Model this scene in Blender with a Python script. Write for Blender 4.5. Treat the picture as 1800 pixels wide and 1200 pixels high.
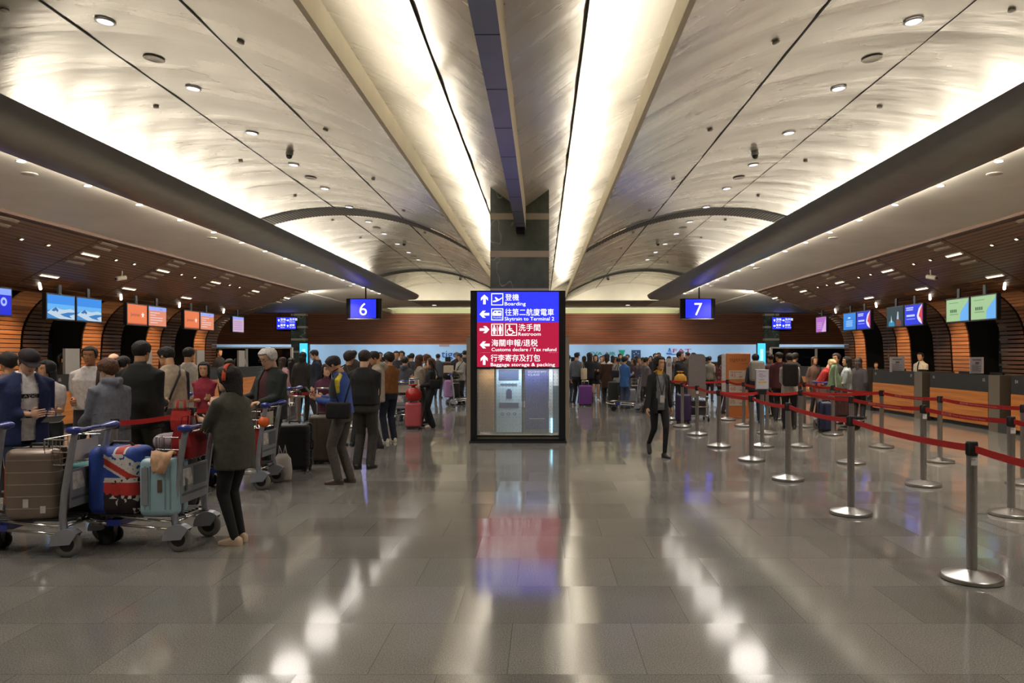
import bpy, bmesh, math, random
from mathutils import Vector, Matrix, noise
random.seed(7)
V = Vector
PI = math.pi
for o in list(bpy.data.objects):
    bpy.data.objects.remove(o)
scene = bpy.context.scene
COL = scene.collection

# ------------------------------------------------------------------ camera, world, lights, exposure
FPX, CX, HY, EYE = 1300.0, 953.0, 622.0, 1.6      # focal length in pixels of the 1800 frame, vanishing point, eye height
XC = -0.43                                         # centre line of the hall
cam = bpy.data.cameras.new('camera')
cam.sensor_width = 36; cam.lens = 26.0
cam.shift_x = -(CX - 900) / 1800; cam.shift_y = (HY - 600) / 1800
cam.clip_end = 200
camo = bpy.data.objects.new('camera', cam); COL.objects.link(camo)
camo.location = (0, 0, EYE); camo.rotation_euler = (PI / 2, 0, 0)
scene.camera = camo
scene.view_settings.view_transform = 'Standard'
scene.view_settings.look = 'None'
scene.view_settings.gamma = 1
scene.view_settings.use_curve_mapping = False
scene.view_settings.exposure = 0.7
cy = scene.cycles
cy.max_bounces = 8; cy.diffuse_bounces = 4; cy.glossy_bounces = 4; cy.transparent_max_bounces = 8
cy.sample_clamp_indirect = 4.0
cy.caustics_reflective = False; cy.caustics_refractive = False
w = bpy.data.worlds.new('world'); scene.world = w; w.use_nodes = True
w.node_tree.nodes['Background'].inputs[0].default_value = (1, 0.93, 0.85, 1)
w.node_tree.nodes['Background'].inputs[1].default_value = 0.05

def area(name, loc, d, sx, sy, power, color):
    l = bpy.data.lights.new(name, 'AREA'); l.shape = 'RECTANGLE'; l.size = sx; l.size_y = sy
    l.energy = power; l.color = color
    o = bpy.data.objects.new(name, l); COL.objects.link(o); o.location = loc
    o.rotation_euler = V(d).to_track_quat('-Z', 'Y').to_euler()
    return o
def spot(name, loc, d, power, color, ang, blend=0.6, rad=0.04):
    l = bpy.data.lights.new(name, 'SPOT'); l.energy = power; l.color = color
    l.spot_size = math.radians(ang); l.spot_blend = blend; l.shadow_soft_size = rad
    o = bpy.data.objects.new(name, l); COL.objects.link(o); o.location = loc
    o.rotation_euler = V(d).to_track_quat('-Z', 'Y').to_euler()
    return o
WARM = (1, 0.93, 0.80); WARMER = (1, 0.66, 0.36); COOL = (0.62, 0.82, 1.0)
P_CENTRE, P_SIDE, P_WING, P_PILLAR, P_BACK, P_DOWN = 44, 7, 98, 20, 80, 26
for s in (-1, 1):
    for k in range(9):                             # lamp trays behind the two lips of the central trough
        y = -9 + 6.1 * k
        area('cove_lamp', (XC + s * 2.12, y, 5.12), (-s * .95, 0, .35), 5.6, .16, P_CENTRE, WARM)
    for k in range(22):                            # separate lamps in the tray behind the hanging beam
        y = (14.0 if s < 0 else 9.2) + 1.55 * k
        if y < 43: area('cove_lamp', (XC + s * 8.62, y, 4.42), (-s * .12, 0, 1), 1.25, .18, P_SIDE, WARM)
    area('canopy_end_fill', (XC + s * 10.2, 28.9, 3.9), (0, 1, .35), 3.4, .15, 220, WARM)  # added fill that brightens the outer ceiling past the canopy
    for k in range(14):                            # recessed lamps in the vault (row at r 5.3)
        spot('vault_lamp', (XC + s * 5.3, 2.35 + 2.45 * k, 5.62), (-s * .1, 0, -1), P_DOWN * 6, (1, .92, .84), 158, .9, .42)
    for k in range(5):                             # ledge lamps washing end wall and lunettes, outermost spots added to brighten the sides
        spot('ledge_lamp', (XC + s * (3.2 + 4.4 * k), 43.2, 4.44), (0, .75, -1), 380, (1, .8, .58), 110, .9, .1)
        if k < 2: area('lunette_lamp', (XC + s * (2.6 + 4.3 * k), 44.6, 4.62), (0, .7, .7), 3.6, .2, 30, WARM)
    for k in range(9):                             # hidden strips added behind the beam to brighten the wing ceiling
        area('wing_fill', (XC + s * 6.34, -9.5 + 4.9 * k, 4.19), (s, 0, -.05), 4.8, .03, 44, WARM)
    for k in range(12):                            # recessed lamps in the wing ceiling
        spot('wing_lamp', (XC + s * 6.6, 1.2 + 2.9 * k, 4.08), (s * .15, 0, -1), P_WING * 4, (1, .85, .68), 95, .9, .05)
for k in range(5):                                 # strip added under the ledge to brighten the pale band
    area('ledge_band_fill', (-12.2 + 5.9 * k, 45.2, 4.43), (0, 1, -.15), 5.6, .06, 14, (1, 1, .78))
for k in range(5):                                 # lamps of the airline counters beyond the end wall
    area('counter_lamp', (-21 + 10 * k + .5, 54.6, 2.5), (0, .75, -.65), 8.5, .5, P_BACK, COOL)

# ------------------------------------------------------------------ materials
def lin(c):
    if isinstance(c, str):
        c = [int(c[i:i + 2], 16) / 255 for i in (0, 2, 4)]
    return tuple(((x / 12.92) if x <= .04045 else ((x + .055) / 1.055) ** 2.4) for x in c)
MATS = {}
def mat(color, rough=.6, metal=0.0, var=.12, scale=14.0, emit=0.0, coat=0.0, bump=0.0, name=None, alpha=None):
    """Principled surface whose tone wanders a little with a noise texture (sRGB hex colour)."""
    key = (color, rough, metal, var, scale, emit, coat, bump, alpha)
    if key in MATS: return MATS[key]
    m = bpy.data.materials.new(name or 'surface_' + str(color)); m.use_nodes = True
    nt = m.node_tree; b = nt.nodes['Principled BSDF']
    c = lin(color)
    b.inputs['Roughness'].default_value = rough; b.inputs['Metallic'].default_value = metal
    if coat: b.inputs['Coat Weight'].default_value = coat; b.inputs['Coat Roughness'].default_value = .08
    if emit:
        b.inputs['Base Color'].default_value = (0.02, 0.02, 0.02, 1)
        b.inputs['Specular IOR Level'].default_value = .1
        b.inputs['Emission Color'].default_value = (*c, 1); b.inputs['Emission Strength'].default_value = emit
    elif var:
        tc = nt.nodes.new('ShaderNodeTexCoord'); n = nt.nodes.new('ShaderNodeTexNoise')
        n.inputs['Scale'].default_value = scale; n.inputs['Detail'].default_value = 3
        r = nt.nodes.new('ShaderNodeValToRGB')
        r.color_ramp.elements[0].position = .3; r.color_ramp.elements[1].position = .7
        r.color_ramp.elements[0].color = (*[x * (1 - var) for x in c], 1)
        r.color_ramp.elements[1].color = (*[min(1, x * (1 + var)) for x in c], 1)
        nt.links.new(tc.outputs['Object'], n.inputs['Vector']); nt.links.new(n.outputs['Fac'], r.inputs['Fac'])
        nt.links.new(r.outputs['Color'], b.inputs['Base Color'])
        if bump:
            bp = nt.nodes.new('ShaderNodeBump'); bp.inputs['Strength'].default_value = bump; bp.inputs['Distance'].default_value = .02
            nt.links.new(n.outputs['Fac'], bp.inputs['Height']); nt.links.new(bp.outputs['Normal'], b.inputs['Normal'])
    else:
        b.inputs['Base Color'].default_value = (*c, 1)
    if alpha is not None:
        b.inputs['Alpha'].default_value = alpha
    MATS[key] = m
    return m
def cloth(c, var=.18): return mat(c, .85, 0, var, 22, 0, 0, .25)
def plastic(c, r=.4): return mat(c, r, 0, .06, 8)
def glow(c, e=1.0): return mat(c, .5, 0, 0, 1, e)
CHROME = mat('d2d0cc', .2, 1.0, .05, 5)
STEEL = mat('b9b8b6', .3, 1.0, .08, 30)
GALV = mat('a7aab2', .42, .7, .08, 20)
BLACK = mat('17171a', .45, 0, .1, 10)
RUBBER = mat('1b1b1b', .8, 0, .1, 10)
GREYRUB = mat('77756f', .8, 0, .1, 10)
CREAM = mat('efe5ca', .6, 0, .04, 3)
WHITE = mat('e6e3dc', .6, 0, .03, 3)
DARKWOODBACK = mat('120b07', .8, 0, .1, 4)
SKINS = {'l': 'dfb394', 'm': 'c99873', 'd': 'a9744f'}
def skin(k='m'): return mat(SKINS.get(k, k), .55, 0, .05, 20)

def nodes_of(name):
    m = bpy.data.materials.new(name); m.use_nodes = True
    return m, m.node_tree, m.node_tree.nodes['Principled BSDF'], m.node_tree.nodes.new, m.node_tree.links.new
def satin_metal(color='d6cfc4', metallic=.96):
    """Brushed aluminium ceiling panels: dull metal, faint streaks across the vault, slightly wavy sheet."""
    m, nt, b, N, L = nodes_of('satin_aluminium')
    tc = N('ShaderNodeTexCoord')
    mp = N('ShaderNodeMapping'); mp.inputs['Scale'].default_value = (.45, 1.5, .45)
    n1 = N('ShaderNodeTexNoise'); n1.inputs['Scale'].default_value = 1.0; n1.inputs['Detail'].default_value = 4
    mp2 = N('ShaderNodeMapping'); mp2.inputs['Scale'].default_value = (1.5, 30, 1.5)
    n2 = N('ShaderNodeTexNoise'); n2.inputs['Scale'].default_value = 1.0; n2.inputs['Detail'].default_value = 2
    L(tc.outputs['Object'], mp.inputs[0]); L(mp.outputs[0], n1.inputs['Vector'])
    L(tc.outputs['Object'], mp2.inputs[0]); L(mp2.outputs[0], n2.inputs['Vector'])
    r = N('ShaderNodeMapRange'); r.inputs[3].default_value = .20; r.inputs[4].default_value = .36
    L(n1.outputs['Fac'], r.inputs[0]); L(r.outputs[0], b.inputs['Roughness'])
    bp = N('ShaderNodeBump'); bp.inputs['Strength'].default_value = .35; bp.inputs['Distance'].default_value = .06
    L(n1.outputs['Fac'], bp.inputs['Height'])
    bp2 = N('ShaderNodeBump'); bp2.inputs['Strength'].default_value = .05; bp2.inputs['Distance'].default_value = .01
    L(n2.outputs['Fac'], bp2.inputs['Height']); L(bp.outputs[0], bp2.inputs['Normal']); L(bp2.outputs[0], b.inputs['Normal'])
    b.inputs['Base Color'].default_value = (*lin(color), 1); b.inputs['Metallic'].default_value = metallic
    return m
METAL = satin_metal()
METAL_CENTRE = satin_metal('e2dacb', .3)
def granite():
    """Polished granite slabs 0.70 x 0.72 m, each slab its own tone and a hair out of level, speckled."""
    m, nt, b, N, L = nodes_of('polished_granite')
    tc = N('ShaderNodeTexCoord'); sep = N('ShaderNodeSeparateXYZ'); L(tc.outputs['Object'], sep.inputs[0])
    def mth(op, a, bb=None):
        x = N('ShaderNodeMath'); x.operation = op
        for i, v in enumerate((a, bb)):
            if v is None: continue
            if isinstance(v, (int, float)): x.inputs[i].default_value = v
            else: L(v, x.inputs[i])
        return x.outputs[0]
    u = mth('DIVIDE', mth('ADD', sep.outputs[0], 69.825), .70); v = mth('DIVIDE', mth('ADD', sep.outputs[1], 70.016), .702)
    row = mth('FLOOR', v)
    u = mth('ADD', u, mth('MULTIPLY', mth('FRACT', mth('MULTIPLY', row, .5)), 1.0))
    cell = N('ShaderNodeCombineXYZ'); L(mth('FLOOR', u), cell.inputs[0]); L(row, cell.inputs[1])
    wn = N('ShaderNodeTexWhiteNoise'); wn.noise_dimensions = '3D'; L(cell.outputs[0], wn.inputs['Vector'])
    fu = mth('FRACT', u); fv = mth('FRACT', v)
    eu = mth('MINIMUM', fu, mth('SUBTRACT', 1, fu)); ev = mth('MINIMUM', fv, mth('SUBTRACT', 1, fv))
    joint = mth('LESS_THAN', mth('MINIMUM', eu, ev), .0035)
    n = N('ShaderNodeTexNoise'); n.inputs['Scale'].default_value = 130; n.inputs['Detail'].default_value = 6; n.inputs['Roughness'].default_value = .8
    L(tc.outputs['Object'], n.inputs['Vector'])
    n2 = N('ShaderNodeTexNoise'); n2.inputs['Scale'].default_value = 1.2; n2.inputs['Detail'].default_value = 3
    L(tc.outputs['Object'], n2.inputs['Vector'])
    ramp = N('ShaderNodeValToRGB'); e = ramp.color_ramp.elements
    e[0].position = .34; e[0].color = (.066, .063, .056, 1); e[1].position = .66; e[1].color = (.36, .345, .31, 1)
    L(n.outputs['Fac'], ramp.inputs['Fac'])
    k = mth('ADD', mth('MULTIPLY', wn.outputs['Value'], .28), mth('ADD', .62, mth('MULTIPLY', n2.outputs['Fac'], .45)))
    k = mth('MULTIPLY', k, mth('SUBTRACT', 1, mth('MULTIPLY', joint, .42)))
    mul = N('ShaderNodeVectorMath'); mul.operation = 'SCALE'; L(ramp.outputs['Color'], mul.inputs[0]); L(k, mul.inputs['Scale'])
    L(mul.outputs[0], b.inputs['Base Color'])
    geo = N('ShaderNodeNewGeometry')
    sub = N('ShaderNodeVectorMath'); sub.operation = 'SUBTRACT'; L(wn.outputs['Color'], sub.inputs[0]); sub.inputs[1].default_value = (.5, .5, .5)
    sc = N('ShaderNodeVectorMath'); sc.operation = 'MULTIPLY'; L(sub.outputs[0], sc.inputs[0]); sc.inputs[1].default_value = (.02, .02, 0)
    ad = N('ShaderNodeVectorMath'); ad.operation = 'ADD'; L(geo.outputs['Normal'], ad.inputs[0]); L(sc.outputs[0], ad.inputs[1])
    nm = N('ShaderNodeVectorMath'); nm.operation = 'NORMALIZE'; L(ad.outputs[0], nm.inputs[0]); L(nm.outputs[0], b.inputs['Normal'])
    rr = N('ShaderNodeMapRange'); rr.inputs[3].default_value = .06; rr.inputs[4].default_value = .14
    L(n2.outputs['Fac'], rr.inputs[0]); L(rr.outputs[0], b.inputs['Roughness'])
    b.inputs['Specular IOR Level'].default_value = .6
    return m
GRANITE = granite()
def marble(c0='47534a', c1='77827a', vein='c9cfc6'):
    m, nt, b, N, L = nodes_of('green_marble')
    tc = N('ShaderNodeTexCoord')
    n = N('ShaderNodeTexNoise'); n.inputs['Scale'].default_value = 2.2; n.inputs['Detail'].default_value = 6; n.inputs['Roughness'].default_value = .65
    L(tc.outputs['Object'], n.inputs['Vector'])
    r = N('ShaderNodeValToRGB'); e = r.color_ramp.elements
    e[0].position = .3; e[0].color = (*lin(c0), 1); e[1].position = .75; e[1].color = (*lin(c1), 1)
    L(n.outputs['Fac'], r.inputs['Fac'])
    n2 = N('ShaderNodeTexNoise'); n2.inputs['Scale'].default_value = .55; n2.inputs['Detail'].default_value = 3; n2.inputs['Distortion'].default_value = .6
    L(tc.outputs['Object'], n2.inputs['Vector'])
    d = N('ShaderNodeMath'); d.operation = 'SUBTRACT'; L(n2.outputs['Fac'], d.inputs[0]); d.inputs[1].default_value = .5
    a = N('ShaderNodeMath'); a.operation = 'ABSOLUTE'; L(d.outputs[0], a.inputs[0])
    r2 = N('ShaderNodeValToRGB'); e = r2.color_ramp.elements
    e[0].position = 0; e[0].color = (.6, .6, .6, 1); e[1].position = .0028; e[1].color = (0, 0, 0, 1)
    L(a.outputs[0], r2.inputs['Fac'])
    mx = N('ShaderNodeMix'); mx.data_type = 'RGBA'; L(r2.outputs['Color'], mx.inputs[0]); L(r.outputs['Color'], mx.inputs[6])
    mx.inputs[7].default_value = (*lin(vein), 1); L(mx.outputs[2], b.inputs['Base Color'])
    b.inputs['Roughness'].default_value = .18
    return m
MARBLE = marble()
def wood(c, rough=.5, axis=0, name='wood'):
    m, nt, b, N, L = nodes_of(name)
    tc = N('ShaderNodeTexCoord'); mp = N('ShaderNodeMapping')
    s = [9, 9, 9]; s[axis] = .5; mp.inputs['Scale'].default_value = s
    n = N('ShaderNodeTexNoise'); n.inputs['Scale'].default_value = 1.6; n.inputs['Detail'].default_value = 4
    L(tc.outputs['Object'], mp.inputs[0]); L(mp.outputs[0], n.inputs['Vector'])
    r = N('ShaderNodeValToRGB'); e = r.color_ramp.elements; cc = lin(c)
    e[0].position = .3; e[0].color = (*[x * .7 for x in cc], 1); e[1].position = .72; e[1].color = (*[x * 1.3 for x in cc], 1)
    L(n.outputs['Fac'], r.inputs['Fac']); L(r.outputs['Color'], b.inputs['Base Color'])
    b.inputs['Roughness'].default_value = rough
    return m
WOOD_WALL = wood('7a4526', .5, 0, 'slat_wood')
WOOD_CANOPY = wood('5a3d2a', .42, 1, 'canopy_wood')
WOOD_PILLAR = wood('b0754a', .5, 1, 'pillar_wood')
WOOD_DESK = wood('a8672c', .45, 1, 'desk_wood')

# ------------------------------------------------------------------ mesh builder
class MB:
    def __init__(s): s.v = []; s.f = []; s.m = []
    def add(s, vs, fs, m=0):
        k = len(s.v); s.v += [tuple(p) for p in vs]
        for f in fs: s.f.append([i + k for i in f]); s.m.append(m)
        return s
    def box(s, x0, x1, y0, y1, z0, z1, m=0):
        x0, x1 = min(x0, x1), max(x0, x1); y0, y1 = min(y0, y1), max(y0, y1); z0, z1 = min(z0, z1), max(z0, z1)
        return s.add([(x0, y0, z0), (x1, y0, z0), (x1, y1, z0), (x0, y1, z0), (x0, y0, z1), (x1, y0, z1), (x1, y1, z1), (x0, y1, z1)],
                     [(0, 3, 2, 1), (4, 5, 6, 7), (0, 1, 5, 4), (1, 2, 6, 5), (2, 3, 7, 6), (3, 0, 4, 7)], m)
    def loft(s, rings, m=0, caps=True, closed=True):
        n = len(rings[0]); vs = [p for r in rings for p in r]; fs = []
        for i in range(len(rings) - 1):
            for j in range(n if closed else n - 1):
                a = i * n + j; b = i * n + (j + 1) % n
                fs.append((a, b, b + n, a + n))
        if caps:
            fs.append(tuple(range(n - 1, -1, -1))); fs.append(tuple(range((len(rings) - 1) * n, len(rings) * n)))
        return s.add(vs, fs, m)
    def tube(s, pts, rad, n=8, m=0, flat=1.0, up=None, caps=True):
        """round (or flattened) bar along a polyline"""
        pts = [V(p) for p in pts]
        rad = rad if isinstance(rad, (list, tuple)) else [rad] * len(pts)
        rings = []; prev = None
        for i, p in enumerate(pts):
            t = (pts[min(i + 1, len(pts) - 1)] - pts[max(i - 1, 0)])
            t = t.normalized() if t.length > 1e-9 else V((0, 0, 1))
            if prev is None:
                a = V(up) if up else (V((0, 0, 1)) if abs(t.z) < .9 else V((1, 0, 0)))
            else: a = prev
            e1 = (a - t * a.dot(t)).normalized(); e2 = t.cross(e1); prev = e1
            rings.append([p + (e1 * math.cos(2 * PI * j / n) * flat + e2 * math.sin(2 * PI * j / n)) * rad[i] for j in range(n)])
        return s.loft(rings, m, caps)
    def limb(s, pts, rad, n=10, m=0):
        """tube with rounded ends"""
        pts = [V(p) for p in pts]; rad = list(rad)
        a = (pts[0] - pts[1]).normalized(); b = (pts[-1] - pts[-2]).normalized()
        P = [pts[0] + a * rad[0] * .9, pts[0] + a * rad[0] * .6] + pts + [pts[-1] + b * rad[-1] * .6, pts[-1] + b * rad[-1] * .9]
        R = [rad[0] * .4, rad[0] * .8] + rad + [rad[-1] * .8, rad[-1] * .4]
        return s.tube(P, R, n, m)
    def lathe(s, prof, n=24, m=0, c=(0, 0, 0), axis='z'):
        rings = []
        for r, h in prof:
            ring = []
            for j in range(n):
                a = 2 * PI * j / n; x, y = r * math.cos(a), r * math.sin(a)
                p = (x, y, h) if axis == 'z' else ((h, x, y) if axis == 'x' else (y, h, x))
                ring.append((p[0] + c[0], p[1] + c[1], p[2] + c[2]))
            rings.append(ring)
        return s.loft(rings, m)
    def prism(s, poly, o, ex, ey, depth, m=0):
        """polygon (2D points) placed at o with axes ex, ey and given thickness along ex x ey"""
        o, ex, ey = V(o), V(ex), V(ey); nz = ex.cross(ey).normalized() * depth
        a = [o + ex * p[0] + ey * p[1] for p in poly]; n = len(poly)
        return s.add(a + [p + nz for p in a], [tuple(range(n - 1, -1, -1)), tuple(range(n, 2 * n))] +
                     [(i, (i + 1) % n, n + (i + 1) % n, n + i) for i in range(n)], m)
    def ball(s, c, r, m=0, n=12, k=8):
        c = V(c); r = r if isinstance(r, (tuple, list)) else (r, r, r)
        rings = []
        for i in range(k + 1):
            t = PI * (i + .02) / (k + .04)
            rings.append([(c.x + r[0] * math.sin(t) * math.cos(2 * PI * j / n), c.y + r[1] * math.sin(t) * math.sin(2 * PI * j / n), c.z - r[2] * math.cos(t)) for j in range(n)])
        return s.loft(rings, m)
    def rbox(s, x0, x1, y0, y1, z0, z1, r, m=0, k=3):
        """box with rounded vertical edges and rounded top and bottom rims"""
        rings = []
        def ring(ins, z):
            out = []; rr = max(r - ins, .001)
            for cx, cy, a0 in ((x1 - r, y1 - r, 0), (x0 + r, y1 - r, PI / 2), (x0 + r, y0 + r, PI), (x1 - r, y0 + r, 1.5 * PI)):
                for i in range(k + 1):
                    a = a0 + PI / 2 * i / k
                    out.append((cx + rr * math.cos(a), cy + rr * math.sin(a), z))
            return out
        for i in range(k + 1):
            a = PI / 2 * i / k; rings.append(ring(r * (1 - math.sin(a)), z0 + r * (1 - math.cos(a))))
        for i in range(k + 1):
            a = PI / 2 * i / k; rings.append(ring(r * (1 - math.cos(a)), z1 - r * (1 - math.sin(a))))
        return s.loft(rings, m)
    def xf(s, M, start=0):
        s.v = s.v[:start] + [tuple(M @ V(p)) for p in s.v[start:]]; return s
    def build(s, name, mats, parent=None, smooth=False, loc=None, rz=None, auto=None):
        me = bpy.data.meshes.new(name); me.from_pydata(s.v, [], s.f)
        mats = mats if isinstance(mats, (list, tuple)) else [mats]
        for x in mats: me.materials.append(x)
        if len(mats) > 1: me.polygons.foreach_set('material_index', s.m)
        if smooth or auto: me.polygons.foreach_set('use_smooth', [True] * len(me.polygons))
        if auto: me.set_sharp_from_angle(angle=math.radians(auto))
        me.update()
        o = bpy.data.objects.new(name, me); COL.objects.link(o)
        if parent: o.parent = parent
        if loc: o.location = loc
        if rz is not None: o.rotation_euler = (0, 0, rz)
        return o

def tag(o, label=None, cat=None, group=None, kind=None):
    if label: o['label'] = label
    if cat: o['category'] = cat
    if group: o['group'] = group
    if kind: o['kind'] = kind
    return o
def empty(name, label, cat, loc=(0, 0, 0), rz=0, group=None):
    o = bpy.data.objects.new(name, None); COL.objects.link(o); o.empty_display_size = .1
    o.location = loc; o.rotation_euler = (0, 0, rz)
    return tag(o, label, cat, group)
KIDS = {}
def copy_tree(root, loc, rz, label=None, group=None):
    """copy of a thing with copies of its parts and sub-parts (mesh data shared)"""
    r = root.copy(); COL.objects.link(r); r.location = loc; r.rotation_euler = (0, 0, rz)
    if label: r['label'] = label
    if group: r['group'] = group
    if root.name not in KIDS: KIDS[root.name] = [(c, list(c.children)) for c in root.children]
    for ch, gs in KIDS[root.name]:
        c = ch.copy(); COL.objects.link(c); c.parent = r
        for g in gs:
            d = g.copy(); COL.objects.link(d); d.parent = c
    return r
def struct(mb, name, mats, label=None, smooth=False, auto=None):
    o = mb.build(name, mats, None, smooth, auto=auto)
    return tag(o, label, 'structure', None, 'structure')
def at(u, v, d):
    """point at distance d along the hall that the photograph shows at pixel (u, v)"""
    return V(((u - CX) * d / FPX, d, EYE - (v - HY) * d / FPX))
def fl(u, d): return ((u - CX) * d / FPX, d, 0)

LETTERS = {}
def lettering(text, height, bold=False):
    """flat glyph outlines as (verts, faces), bottom left at the origin, cap height = height"""
    key = text
    if key not in LETTERS:
        c = bpy.data.curves.new('glyphs', 'FONT'); c.body = text; c.size = 1; c.resolution_u = 3
        o = bpy.data.objects.new('glyphs', c); COL.objects.link(o)
        dg = bpy.context.evaluated_depsgraph_get()
        me = bpy.data.meshes.new_from_object(o.evaluated_get(dg))
        LETTERS[key] = ([v.co.copy() for v in me.vertices], [tuple(p.vertices) for p in me.polygons])
        bpy.data.objects.remove(o); bpy.data.curves.remove(c); bpy.data.meshes.remove(me)
    vs, fs = LETTERS[key]
    if not vs: return [], [], 0
    x0 = min(p.x for p in vs); x1 = max(p.x for p in vs)
    k = height / .73
    return [((p.x - x0) * k, p.y * k) for p in vs], fs, (x1 - x0) * k
def write(mb, text, o, ex, ey, height, m=0, width=None, align='l', depth=0.0):
    vs, fs, wd = lettering(text, height)
    if not vs: return 0
    kx = width / wd if width else 1.0
    wd *= kx; off = {'l': 0, 'c': -wd / 2, 'r': -wd}[align]
    o, ex, ey = V(o), V(ex), V(ey); n = ex.cross(ey) * depth
    mb.add([o + ex * (p[0] * kx + off) + ey * p[1] + n for p in vs], fs, m)
    return wd
# ------------------------------------------------------------------ the hall: floor, vaults, troughs, beams
Y0, Y1 = -13.0, 46.0
def X(s, r): return XC + s * r
struct(MB().box(-32, 32, Y0, 58, -.2, 0), 'floor', GRANITE, 'polished grey granite floor of the departure hall')
def vault_z(r): return 6.0 - 7.66 + math.sqrt(7.66 ** 2 - (r - 5.9) ** 2)
CPTS = [(.1, 4.6), (.57, 4.95), (.9, 5.2), (1.5, 5.62), (2.2, 5.98), (3.0, 6.18)]
def centre_z(r):
    r = max(.1, min(3.0, r))
    for (a, za), (b, zb) in zip(CPTS, CPTS[1:]):
        if r <= b:
            t = (r - a) / (b - a)
            i = CPTS.index((a, za))
            sl = lambda k: (CPTS[min(k + 1, 5)][1] - CPTS[max(k - 1, 0)][1]) / (CPTS[min(k + 1, 5)][0] - CPTS[max(k - 1, 0)][0])
            h = b - a; m0, m1 = sl(i) * h, sl(i + 1) * h
            return (2 * t ** 3 - 3 * t * t + 1) * za + (t ** 3 - 2 * t * t + t) * m0 + (-2 * t ** 3 + 3 * t * t) * zb + (t ** 3 - t * t) * m1
    return CPTS[-1][1]
def panels(mb, s, zf, rs, ya, yb, step, sag, seed, off=.07):
    y = math.floor((ya - off) / step) * step + off
    while y < yb - 1e-6:
        p, q = max(y, ya), min(y + step, yb)
        if q - p > .05:
            n = 5; rows = []
            for i in range(n + 1):
                f = i / n; yy = p + (q - p) * f; g = (yy - y) / step
                row = []
                for r in rs:
                    z = zf(r) - sag * (1 - (2 * g - 1) ** 2) * .9 + .010 * noise.noise(V((r * .8 * s + seed, yy * .55, seed)))
                    row.append((X(s, r), yy, z))
                rows.append(row)
            if s > 0: rows = [list(reversed(r)) for r in rows]
            mb.loft(rows, 0, caps=False, closed=False)
        y += step
RIBS = [(22.3, 23.3), (38.2, 39.2)]
JOINT = mat('2b2824', .6, .3, .1, 4)
RIBM = mat('6f675a', .5, .6, .1, 40)
SOFFIT = mat('d2cabd', .5, .05, .04, 2)
BEAMM = mat('8b8984', .36, .75, .06, 3)
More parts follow.
